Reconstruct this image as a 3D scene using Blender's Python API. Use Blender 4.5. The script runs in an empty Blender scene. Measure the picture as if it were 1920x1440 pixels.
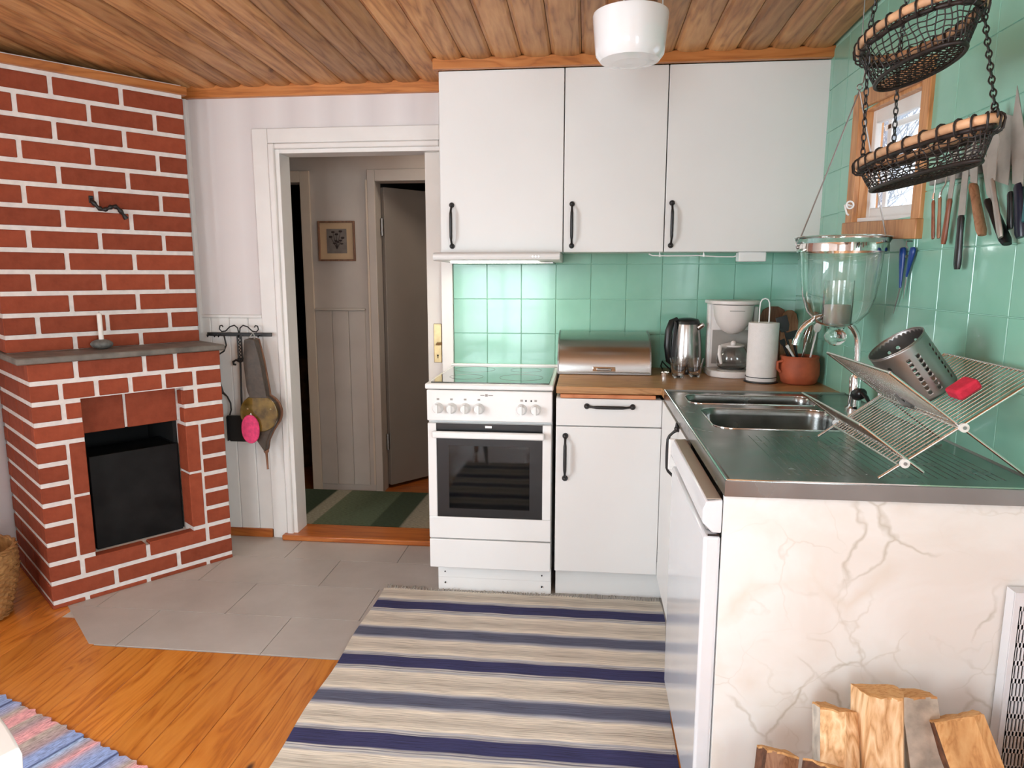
import bpy, bmesh, math, random
from math import pi, sin, cos, radians, atan2, sqrt, hypot
from mathutils import Vector, Matrix
random.seed(7)
S = bpy.context.scene
C = S.collection

# ------------------------------------------------------------------ camera
CAM = Vector((-0.9375, -3.2232, 1.3222)); YAW, PITCH, ROLL, FPX = 0.1063, 0.1569, 0.0004, 1294.2
fw = Vector((-sin(YAW)*cos(PITCH), cos(YAW)*cos(PITCH), -sin(PITCH)))
rt = Vector((cos(YAW), sin(YAW), 0)); up = rt.cross(fw)
rt2 = rt*cos(ROLL)+up*sin(ROLL); up2 = up*cos(ROLL)-rt*sin(ROLL)
cam = bpy.data.cameras.new('camera'); camo = bpy.data.objects.new('camera', cam); C.objects.link(camo)
M = Matrix.Identity(4)
for i in range(3):
    M[i][0] = rt2[i]; M[i][1] = up2[i]; M[i][2] = -fw[i]; M[i][3] = CAM[i]
camo.matrix_world = M
cam.sensor_width = 36; cam.lens = 36*FPX/1920; cam.clip_start = 0.02
S.camera = camo

# ------------------------------------------------------------------ light
vs = S.view_settings
vs.view_transform = 'Standard'; vs.look = 'None'; vs.gamma = 1; vs.use_curve_mapping = False
vs.exposure = 0.32
W = bpy.data.worlds.new('overcast_sky'); S.world = W; W.use_nodes = True
wn = W.node_tree.nodes; wl = W.node_tree.links
wn['Background'].inputs[1].default_value = 2.2
tc = wn.new('ShaderNodeTexCoord'); sp = wn.new('ShaderNodeSeparateXYZ'); rp = wn.new('ShaderNodeValToRGB')
wl.new(tc.outputs['Generated'], sp.inputs[0]); wl.new(sp.outputs[2], rp.inputs[0]); wl.new(rp.outputs[0], wn['Background'].inputs[0])
rp.color_ramp.elements[0].color = (.86, .91, .97, 1); rp.color_ramp.elements[1].color = (.74, .85, 1, 1)

def area(name, loc, rot, sx, sy, power, col=(1, 1, 1)):
    l = bpy.data.lights.new(name, 'AREA'); l.shape = 'RECTANGLE'; l.size = sx; l.size_y = sy
    l.energy = power; l.color = col
    o = bpy.data.objects.new(name, l); C.objects.link(o); o.location = loc; o.rotation_euler = rot
    return o
# daylight entering the windows behind and beside the camera (each sits just outside its window opening)
area('daylight_rear', (-2.15, -7.20, 1.10), (pi/2, 0, 0), 1.5, 1.9, 88, (.80, .93, 1))
area('daylight_left', (-3.70, -2.95, 1.3), (0, -pi/2, 0), 1.2, 1.5, 108, (.82, .93, 1))
area('daylight_right', (0.12, -3.6, 1.35), (0, pi/2, 0), 1.1, 1.5, 80, (.80, .93, 1))

# ------------------------------------------------------------------ materials
MATS = {}
def nodes(name):
    m = bpy.data.materials.new(name); m.use_nodes = True
    nt = m.node_tree; b = nt.nodes['Principled BSDF']
    MATS[name] = m
    return m, nt, b
def N(nt, t, **kw):
    n = nt.nodes.new(t)
    for k, v in kw.items(): setattr(n, k, v)
    return n
def coords(nt, scale=(1, 1, 1), kind='Object', rot=(0, 0, 0)):
    t = N(nt, 'ShaderNodeTexCoord'); mp = N(nt, 'ShaderNodeMapping')
    mp.inputs['Scale'].default_value = scale; mp.inputs['Rotation'].default_value = rot
    nt.links.new(t.outputs[kind], mp.inputs[0])
    return mp.outputs[0]
def noise(nt, vec, scale, detail=3, rough=.5, dist=0):
    n = N(nt, 'ShaderNodeTexNoise'); n.inputs['Scale'].default_value = scale
    n.inputs['Detail'].default_value = detail; n.inputs['Roughness'].default_value = rough
    n.inputs['Distortion'].default_value = dist
    nt.links.new(vec, n.inputs['Vector']); return n.outputs[0]
def ramp(nt, fac, stops, interp='LINEAR'):
    r = N(nt, 'ShaderNodeValToRGB'); r.color_ramp.interpolation = interp
    e = r.color_ramp.elements
    while len(e) > 1: e.remove(e[-1])
    e[0].position = stops[0][0]; e[0].color = tuple(stops[0][1])+(1,)
    for p, c in stops[1:]:
        x = e.new(p); x.color = tuple(c)+(1,)
    nt.links.new(fac, r.inputs[0]); return r.outputs[0]
def mixc(nt, fac, a, b, mode='MIX'):
    m = N(nt, 'ShaderNodeMix', data_type='RGBA', blend_type=mode)
    for s, v in ((m.inputs[0], fac), (m.inputs[6], a), (m.inputs[7], b)):
        if isinstance(v, (int, float)): s.default_value = v
        elif isinstance(v, tuple): s.default_value = v+(1,)
        else: nt.links.new(v, s)
    return m.outputs[2]
def math_(nt, op, a, b=0.0, c=0.0):
    m = N(nt, 'ShaderNodeMath', operation=op)
    for s, v in zip(m.inputs, (a, b, c)):
        if isinstance(v, (int, float)): s.default_value = v
        else: nt.links.new(v, s)
    return m.outputs[0]
def bump(nt, b, h, strength=.3, dist=.002):
    n = N(nt, 'ShaderNodeBump'); n.inputs['Strength'].default_value = strength; n.inputs['Distance'].default_value = dist
    nt.links.new(h, n.inputs['Height']); nt.links.new(n.outputs[0], b.inputs['Normal'])
def plain(name, col, rough=.5, metal=0, coat=0, spec=.5, var=.06, vs_=6, bmp=0, bscale=200, emit=None, estr=0, sheen=0):
    m, nt, b = nodes(name)
    v = coords(nt)
    f = noise(nt, v, vs_, 4)
    dark = tuple(max(0, c*(1-var)) for c in col); lite = tuple(min(1, c*(1+var)) for c in col)
    nt.links.new(ramp(nt, f, [(.3, dark), (.7, lite)]), b.inputs['Base Color'])
    b.inputs['Roughness'].default_value = rough; b.inputs['Metallic'].default_value = metal
    b.inputs['Coat Weight'].default_value = coat; b.inputs['Specular IOR Level'].default_value = spec
    if sheen: b.inputs['Sheen Weight'].default_value = sheen
    if bmp: bump(nt, b, noise(nt, v, bscale, 3), bmp, .001)
    if emit:
        b.inputs['Emission Color'].default_value = emit+(1,); b.inputs['Emission Strength'].default_value = estr
    return m
def wood(name, dark, mid, light, rough=.45, coat=0, axis='Y', scale=1, knots=True, objvar=.25, knotcol=(.10, .035, .012), spec=.5, dist=1.2):
    m, nt, b = nodes(name)
    oi = N(nt, 'ShaderNodeObjectInfo')
    t = N(nt, 'ShaderNodeTexCoord'); mp = N(nt, 'ShaderNodeMapping')
    st = {'X': (.12, 1, 1), 'Y': (1, .12, 1), 'Z': (1, 1, .12)}[axis]
    mp.inputs['Scale'].default_value = tuple(s*scale for s in st)
    off = N(nt, 'ShaderNodeVectorMath', operation='SCALE'); off.inputs[0].default_value = (13, 7, 9)
    nt.links.new(oi.outputs['Random'], off.inputs['Scale'])
    add = N(nt, 'ShaderNodeVectorMath', operation='ADD')
    nt.links.new(t.outputs['Object'], add.inputs[0]); nt.links.new(off.outputs[0], add.inputs[1])
    nt.links.new(add.outputs[0], mp.inputs[0]); v = mp.outputs[0]
    big = noise(nt, v, 9, 3, .5, dist)
    rings = math_(nt, 'FRACT', math_(nt, 'MULTIPLY', big, 7.0))
    rings = math_(nt, 'ABSOLUTE', math_(nt, 'SUBTRACT', rings, .5))
    fine = noise(nt, v, 90, 4, .6)
    f = math_(nt, 'ADD', math_(nt, 'MULTIPLY', rings, .9), math_(nt, 'MULTIPLY', fine, .55))
    col = ramp(nt, f, [(.18, dark), (.42, mid), (.8, light)])
    if knots:
        vo = N(nt, 'ShaderNodeTexVoronoi'); vo.inputs['Scale'].default_value = 2.6
        mk = N(nt, 'ShaderNodeMapping'); mk.inputs['Scale'].default_value = {'X': (.9, 2.2, 1), 'Y': (2.2, .9, 0), 'Z': (2.2, 2.2, .9)}[axis]
        nt.links.new(add.outputs[0], mk.inputs[0]); nt.links.new(mk.outputs[0], vo.inputs['Vector'])
        k = ramp(nt, vo.outputs['Distance'], [(.040, (1, 1, 1)), (.085, (0, 0, 0))])
        col = mixc(nt, k, col, knotcol)
    hv = math_(nt, 'ADD', math_(nt, 'MULTIPLY', oi.outputs['Random'], objvar), 1-objvar*.5)
    hs = N(nt, 'ShaderNodeHueSaturation'); nt.links.new(col, hs.inputs['Color']); nt.links.new(hv, hs.inputs['Value'])
    nt.links.new(hs.outputs[0], b.inputs['Base Color'])
    b.inputs['Roughness'].default_value = rough; b.inputs['Coat Weight'].default_value = coat; b.inputs['Specular IOR Level'].default_value = spec
    b.inputs['Coat Roughness'].default_value = .2
    bump(nt, b, f, .15, .001)
    return m
def glassy(name, col=(1, 1, 1), rough=0.0, ior=1.45):
    m, nt, b = nodes(name)
    b.inputs['Base Color'].default_value = col+(1,); b.inputs['Transmission Weight'].default_value = 1
    b.inputs['Roughness'].default_value = rough; b.inputs['IOR'].default_value = ior
    return m
def pane(name, tint=(1, 1, 1), gl=.08):
    m, nt, b = nodes(name)
    out = nt.nodes['Material Output']; tr = N(nt, 'ShaderNodeBsdfTransparent'); g = N(nt, 'ShaderNodeBsdfGlossy')
    tr.inputs[0].default_value = tint+(1,); g.inputs['Roughness'].default_value = .02
    fr = N(nt, 'ShaderNodeLayerWeight'); fr.inputs[0].default_value = .5; pw = math_(nt, 'MULTIPLY', math_(nt, 'POWER', fr.outputs[1], 5.0), .9)
    mx = N(nt, 'ShaderNodeMixShader')
    nt.links.new(math_(nt, 'ADD', pw, gl*.5), mx.inputs[0]); nt.links.new(tr.outputs[0], mx.inputs[1]); nt.links.new(g.outputs[0], mx.inputs[2])
    nt.links.new(mx.outputs[0], out.inputs[0])
    return m

WHITE = plain('white_cabinet_paint', (.78, .775, .76), .38, var=.02, vs_=3)
WHITEG = plain('white_enamel', (.84, .835, .82), .18, var=.015, coat=.3)
APPL = plain('white_appliance_steel', (.72, .73, .76), .16, var=.02, coat=.5)
TRIM = plain('white_trim_paint', (.80, .78, .75), .4, var=.03, vs_=8, bmp=.05, bscale=60)
JAMB = plain('door_leaf_paint', (.72, .68, .63), .45, var=.04, vs_=5)
BLACK = plain('black_iron', (.012, .011, .011), .42, var=.2, bmp=.1, bscale=150)
BLACKP = plain('black_plastic', (.010, .010, .011), .32, var=.1)
SOOT = plain('soot_black', (.004, .004, .004), .9, var=.3)
DARKMETAL = plain('dark_sheet_metal', (.006, .006, .006), .6, spec=.25, var=.7, vs_=12, bmp=.2, bscale=60)
MORTAR = plain('white_mortar', (.76, .73, .70), .85, var=.08, vs_=40, bmp=.6, bscale=90)
OPAL = plain('opal_glass', (.86, .87, .88), .06, coat=1, var=.01)
CHROME = plain('chrome', (.78, .78, .77), .07, 1, var=.02)
STEELWIRE = plain('chromed_wire', (.72, .72, .70), .16, 1, var=.03)
BRASS = plain('aged_brass', (.44, .35, .19), .32, 1, var=.15, vs_=30)
SILVER = plain('polished_band', (.80, .76, .72), .08, 1, var=.05)
REDP = plain('red_sponge', (.72, .03, .07), .9, var=.15, vs_=60, bmp=.8, bscale=300)
PINK = plain('pink_felt', (.72, .055, .17), .85, var=.2, vs_=60, bmp=.5, bscale=200)
WAX = plain('candle_wax', (.86, .80, .66), .5, var=.03)
WAX.node_tree.nodes['Principled BSDF'].inputs['Subsurface Weight'].default_value = .3
WAXW = plain('white_wax', (.88, .86, .82), .45, var=.02)
PAPER = plain('paper_towel', (.80, .755, .73), .95, var=.03, vs_=50, bmp=.5, bscale=250)
TERRA = plain('terracotta', (.40, .085, .032), .65, var=.25, vs_=14, bmp=.3, bscale=80)
CREAMP = plain('cream_plastic', (.74, .69, .66), .35, var=.03)
GREYP = plain('grey_plastic', (.33, .30, .27), .35, var=.05)
BLUEP = plain('blue_plastic', (.008, .045, .22), .3, var=.1)
STONE = plain('grey_soapstone', (.15, .135, .115), .55, var=.35, vs_=18, bmp=.3, bscale=60)
STONEL = plain('pale_stone', (.42, .40, .36), .6, var=.2, vs_=20, bmp=.3, bscale=60)
ROCK = plain('grey_rock', (.14, .145, .135), .5, var=.35, vs_=60, bmp=.4, bscale=120)
BLADE = plain('blade_steel', (.47, .44, .40), .38, .75, var=.12, vs_=25)
BARK = plain('bark', (.13, .055, .028), .9, var=.5, vs_=60, bmp=1, bscale=120)
BARKW = plain('pale_birch_bark', (.52, .47, .40), .8, var=.35, vs_=25, bmp=.7, bscale=120)
CANE = plain('cane_rim', (.58, .34, .19), .5, var=.25, vs_=25)
RUSTW = plain('rusty_wire', (.022, .015, .013), .5, .3, var=.5, vs_=60)
LEATHER = plain('old_leather', (.060, .042, .028), .45, var=.3, vs_=40, bmp=.4, bscale=120)
AMBER = plain('varnished_amber_wood', (.15, .095, .020), .10, var=.6, vs_=22, coat=.8)
DIM = plain('room_wall_shade', (.05, .045, .04), .8, var=.1)  # near-black wall colour stands in for the darkness of the unlit rooms
HALLW = plain('hall_wall_paint', (.50, .43, .37), .7, var=.08, vs_=4)
HALLT = plain('hall_trim_paint', (.60, .48, .37), .5, var=.06, vs_=4)
HDOOR = plain('hall_door_paint', (.22, .185, .155), .5, var=.05, vs_=4)
BROWNCLOTH = plain('brown_cloth', (.13, .07, .035), .9, var=.4, vs_=14, bmp=.4, bscale=60)
SNOW = plain('snow', (.85, .88, .92), .8, var=.03)
BRANCH = plain('snowy_branch', (.36, .38, .42), .9, var=.4, vs_=6)
GLASS = glassy('clear_glass')
PANE = pane('window_glass')
DARKPANE = pane('oven_door_glass', (.30, .29, .28), .05)
LAMPON = plain('lit_hood_diffuser', (.9, .9, .85), .4, emit=(1, .97, .86), estr=9)
# black ceramic hob glass
HOBG = plain('ceramic_hob_glass', (.045, .05, .045), .05, var=.1, coat=1)

m, nt, b = nodes('red_brick'); BRICK = m
v = coords(nt); oi = N(nt, 'ShaderNodeObjectInfo')
c = ramp(nt, noise(nt, v, 25, 5, .6), [(.25, (.235, .047, .020)), (.5, (.29, .060, .026)), (.8, (.34, .077, .035))])
hs = N(nt, 'ShaderNodeHueSaturation'); nt.links.new(c, hs.inputs['Color'])
nt.links.new(math_(nt, 'ADD', math_(nt, 'MULTIPLY', oi.outputs['Random'], .28), .86), hs.inputs['Value'])
nt.links.new(hs.outputs[0], b.inputs['Base Color']); b.inputs['Roughness'].default_value = .72; b.inputs['Specular IOR Level'].default_value = .25
bump(nt, b, noise(nt, v, 90, 5, .7), .5, .002)

m, nt, b = nodes('green_glazed_tile'); TILE = m
v = coords(nt); oi = N(nt, 'ShaderNodeObjectInfo')
t = N(nt, 'ShaderNodeTexCoord'); add = N(nt, 'ShaderNodeVectorMath', operation='ADD')
nt.links.new(t.outputs['Object'], add.inputs[0]); nt.links.new(oi.outputs['Location'], add.inputs[1])
c = ramp(nt, noise(nt, add.outputs[0], 3.5, 4, .55), [(.3, (.205, .455, .335)), (.7, (.270, .545, .425))])
hs = N(nt, 'ShaderNodeHueSaturation'); nt.links.new(c, hs.inputs['Color'])
nt.links.new(math_(nt, 'ADD', math_(nt, 'MULTIPLY', oi.outputs['Random'], .12), .94), hs.inputs['Value'])
nt.links.new(hs.outputs[0], b.inputs['Base Color']); b.inputs['Roughness'].default_value = .16
b.inputs['Coat Weight'].default_value = .25; b.inputs['Coat Roughness'].default_value = .04
bump(nt, b, noise(nt, add.outputs[0], 9, 2), .12, .003)
GROUT = plain('green_grout', (.34, .60, .48), .8, var=.1, vs_=20)

CEILW = wood('ceiling_pine', (.26, .105, .034), (.44, .205, .072), (.57, .30, .122), .5, .05, 'Y', objvar=.5, dist=.35)
FLOORW = wood('floor_pine', (.40, .105, .010), (.60, .195, .024), (.70, .260, .042), .32, .25, 'Y', objvar=.22, knotcol=(.09, .025, .006))
TRIMW = wood('trim_pine', (.32, .095, .018), (.48, .165, .036), (.56, .22, .06), .45, .1, 'X', knots=False)
SILLW = wood('threshold_pine', (.26, .055, .010), (.40, .11, .018), (.48, .15, .028), .35, .2, 'X', knots=False)
WINW = wood('window_pine', (.34, .13, .040), (.50, .22, .075), (.60, .30, .12), .45, .1, 'Z', knots=False)
TOPW = wood('oak_worktop', (.26, .115, .038), (.40, .19, .068), (.50, .26, .105), .4, .15, 'X', scale=1.6, knots=False, objvar=.05)
BOARDW = wood('pull_out_board_wood', (.42, .13, .045), (.52, .18, .07), (.58, .24, .10), .5, 0, 'X', knots=False)
HANDW = wood('knife_handle_wood', (.12, .035, .014), (.21, .06, .024), (.28, .095, .04), .45, 0, 'Z', 3, knots=False)
HANDWL = wood('worn_knife_handle_wood', (.20, .09, .04), (.30, .14, .07), (.36, .19, .10), .55, 0, 'Z', 3, knots=False)
CUTW = wood('dark_cutting_board_wood', (.12, .05, .025), (.19, .085, .045), (.25, .12, .065), .6, 0, 'Z', 2, knots=False)
LOGW = wood('split_birch_wood', (.46, .24, .10), (.70, .44, .23), (.86, .66, .42), .8, 0, 'Z', 2.2, knots=False, objvar=.15, spec=.2, dist=.15)
LOGE = wood('sawn_log_end', (.42, .20, .075), (.56, .30, .12), (.64, .38, .17), .85, 0, 'Z', 2, knots=False, objvar=.1, spec=.2)

m, nt, b = nodes('grey_floor_tile'); SLATE = m
t = N(nt, 'ShaderNodeTexCoord'); oi = N(nt, 'ShaderNodeObjectInfo'); add = N(nt, 'ShaderNodeVectorMath', operation='ADD')
nt.links.new(t.outputs['Object'], add.inputs[0]); nt.links.new(oi.outputs['Location'], add.inputs[1])
f = noise(nt, add.outputs[0], 3.5, 6, .6)
nt.links.new(ramp(nt, f, [(.3, (.42, .38, .345)), (.7, (.52, .475, .435))]), b.inputs['Base Color'])
b.inputs['Roughness'].default_value = .42; bump(nt, b, noise(nt, add.outputs[0], 150, 3), .25, .001)
JOINT = plain('pale_floor_joint', (.60, .56, .52), .7)

m, nt, b = nodes('brushed_sink_steel'); STEEL = m
v = coords(nt)
f = noise(nt, v, 5, 4)
nt.links.new(ramp(nt, f, [(.3, (.25, .25, .24)), (.7, (.33, .33, .32))]), b.inputs['Base Color'])
b.inputs['Metallic'].default_value = 1
nt.links.new(math_(nt, 'ADD', math_(nt, 'MULTIPLY', noise(nt, v, 14, 3), .26), .10), b.inputs['Roughness'])
STEELB = plain('brushed_box_steel', (.48, .465, .445), .24, 1, var=.04)
STEELD = plain('pierced_steel', (.34, .33, .32), .38, 1, var=.08)
STEELE = plain('steel_edge', (.50, .45, .42), .3, 1, var=.1, vs_=20)

m, nt, b = nodes('cream_marble_laminate'); MARBLE = m
v = coords(nt)
base = ramp(nt, noise(nt, v, 3.2, 5, .55, .6), [(.32, (.77, .74, .70)), (.45, (.81, .80, .775)), (.62, (.83, .83, .81)), (.75, (.78, .765, .73))])
def vein(sc, w, seed, dist=1.0):
    mp = N(nt, 'ShaderNodeMapping'); mp.inputs['Location'].default_value = (seed, seed*2.3, seed*.7); nt.links.new(v, mp.inputs[0])
    wv = N(nt, 'ShaderNodeTexNoise'); wv.inputs['Scale'].default_value = 6; wv.inputs['Detail'].default_value = 4
    nt.links.new(mp.outputs[0], wv.inputs['Vector'])
    ad = N(nt, 'ShaderNodeVectorMath', operation='MULTIPLY_ADD'); nt.links.new(wv.outputs[1], ad.inputs[0]); ad.inputs[1].default_value = (.16*dist,)*3
    nt.links.new(mp.outputs[0], ad.inputs[2])
    vo = N(nt, 'ShaderNodeTexVoronoi', feature='DISTANCE_TO_EDGE'); vo.inputs['Scale'].default_value = sc
    nt.links.new(ad.outputs[0], vo.inputs['Vector'])
    line = ramp(nt, vo.outputs[0], [(0, (1, 1, 1)), (w, (0, 0, 0))])
    gate = ramp(nt, noise(nt, mp.outputs[0], 5, 3), [(.46, (0, 0, 0)), (.62, (1, 1, 1))])
    return math_(nt, 'MULTIPLY', line, gate)
col = mixc(nt, math_(nt, 'MULTIPLY', vein(4.2, .022, 1.3), .75), base, (.50, .46, .38))
col = mixc(nt, math_(nt, 'MULTIPLY', vein(2.6, .075, 4.1), .42), col, (.66, .56, .44))
col = mixc(nt, math_(nt, 'MULTIPLY', vein(7.5, .018, 7.7), .4), col, (.58, .54, .46))
nt.links.new(col, b.inputs['Base Color']); b.inputs['Roughness'].default_value = .3

m, nt, b = nodes('striped_wallpaper'); WALLP = m
v = coords(nt); sx = N(nt, 'ShaderNodeSeparateXYZ'); nt.links.new(v, sx.inputs[0])
st = math_(nt, 'FRACT', math_(nt, 'MULTIPLY', sx.outputs[0], 5.2))
c = ramp(nt, st, [(0, (.70, .665, .66)), (.3, (.76, .725, .715)), (.6, (.79, .765, .76)), (1, (.70, .665, .66))])
nt.links.new(mixc(nt, .12, c, ramp(nt, noise(nt, v, 2.5, 4), [(.3, (.62, .52, .50)), (.7, (.86, .83, .81))])), b.inputs['Base Color'])
b.inputs['Roughness'].default_value = .8

m, nt, b = nodes('blue_striped_rag_rug'); RUG = m
v = coords(nt); sx = N(nt, 'ShaderNodeSeparateXYZ'); nt.links.new(v, sx.inputs[0])
vs1 = coords(nt, (2.2, 130, 1)); strk = noise(nt, vs1, 1, 3, .6)
vs2 = coords(nt, (7, 260, 1)); strk2 = noise(nt, vs2, 1, 2, .6)
d = math_(nt, 'MULTIPLY', sx.outputs[1], -1)
d = math_(nt, 'ADD', d, math_(nt, 'MULTIPLY', math_(nt, 'SUBTRACT', strk, .5), .012))
u = math_(nt, 'FRACT', math_(nt, 'DIVIDE', math_(nt, 'ADD', d, .405-.115), .405))
NV = (.035, .036, .115); NB = (.10, .11, .17); CR = (.78, .71, .60); GB = (.54, .48, .40); LB = (.38, .39, .45)
c = ramp(nt, u, [(0, NV), (.140, NV), (.155, (.62, .60, .56)), (.168, (.13, .13, .19)), (.18, (.62, .60, .55)), (.195, LB), (.22, CR), (.36, GB), (.47, CR), (.50, LB), (.53, NB), (.65, NB), (.68, LB), (.72, CR), (.84, GB), (.93, CR), (.955, LB), (.965, (.6, .58, .55)), (.98, (.13, .13, .19)), (.985, (.55, .53, .5)), (.995, NV)])
lum = ramp(nt, strk2, [(.3, (.62, .60, .57)), (.5, (1, 1, 1)), (.72, (1.28, 1.26, 1.22))])
c2 = mixc(nt, 1.0, c, lum, 'MULTIPLY')
nt.links.new(c2, b.inputs['Base Color']); b.inputs['Roughness'].default_value = .95
bump(nt, b, strk2, .7, .003)
FRINGE = plain('rug_fringe', (.42, .39, .34), .95, var=.2, vs_=40)

m, nt, b = nodes('pink_blue_rag_rug'); RUG2 = m
v = coords(nt); sx = N(nt, 'ShaderNodeSeparateXYZ'); nt.links.new(v, sx.inputs[0])
strk2 = noise(nt, coords(nt, (200, 45, 1)), 1, 2, .6)
u = math_(nt, 'FRACT', math_(nt, 'DIVIDE', sx.outputs[0], .52))
BL = (.26, .34, .58); LV = (.36, .35, .48); PK = (.72, .34, .35); BG = (.42, .35, .30); MV = (.38, .27, .28)
c = ramp(nt, u, [(0, LV), (.06, BL), (.13, BL), (.145, (.03, .04, .12)), (.165, BL), (.23, LV), (.27, BG), (.33, PK), (.40, PK), (.42, BG), (.48, MV), (.54, PK), (.59, PK), (.62, BG), (.72, MV), (.76, BL), (.83, BL), (.845, (.04, .06, .16)), (.86, (.35, .47, .68)), (.92, MV), (.96, PK), (1, LV)])
nt.links.new(mixc(nt, 1.0, c, ramp(nt, strk2, [(.3, (.6, .58, .58)), (.5, (1, 1, 1)), (.7, (1.3, 1.3, 1.3))]), 'MULTIPLY'), b.inputs['Base Color'])
b.inputs['Roughness'].default_value = .95; bump(nt, b, strk2, .7, .003)

m, nt, b = nodes('green_striped_hall_rug'); RUG3 = m
v = coords(nt); sx = N(nt, 'ShaderNodeSeparateXYZ'); nt.links.new(v, sx.inputs[0])
xx = math_(nt, 'SUBTRACT', sx.outputs[0], math_(nt, 'MULTIPLY', sx.outputs[1], .04))
GR = (.085, .115, .065); DG = (.035, .055, .028); BE = (.36, .33, .24)
def X3(x): return (x+2.8)/2.0
c = ramp(nt, math_(nt, 'DIVIDE', xx, 2.0), [(0, GR), (X3(-2.47), DG), (X3(-2.46), BE), (X3(-2.375), BE), (X3(-2.37), (.14, .17, .10)), (X3(-2.20), GR), (X3(-2.06), GR), (X3(-2.05), DG), (X3(-1.90), DG), (X3(-1.89), (.28, .26, .20)), (X3(-1.65), BE), (.62, GR)])
nt.links.new(mixc(nt, 1.0, c, ramp(nt, noise(nt, coords(nt, (60, 200, 1)), 1, 2), [(.3, (.7, .7, .7)), (.7, (1.25, 1.25, 1.25))]), 'MULTIPLY'), b.inputs['Base Color'])
b.inputs['Roughness'].default_value = .95

m, nt, b = nodes('wicker'); WICK = m
v = coords(nt); c = ramp(nt, noise(nt, v, 40, 3), [(.3, (.27, .12, .036)), (.7, (.50, .27, .095))])
nt.links.new(c, b.inputs['Base Color']); b.inputs['Roughness'].default_value = .6

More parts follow.
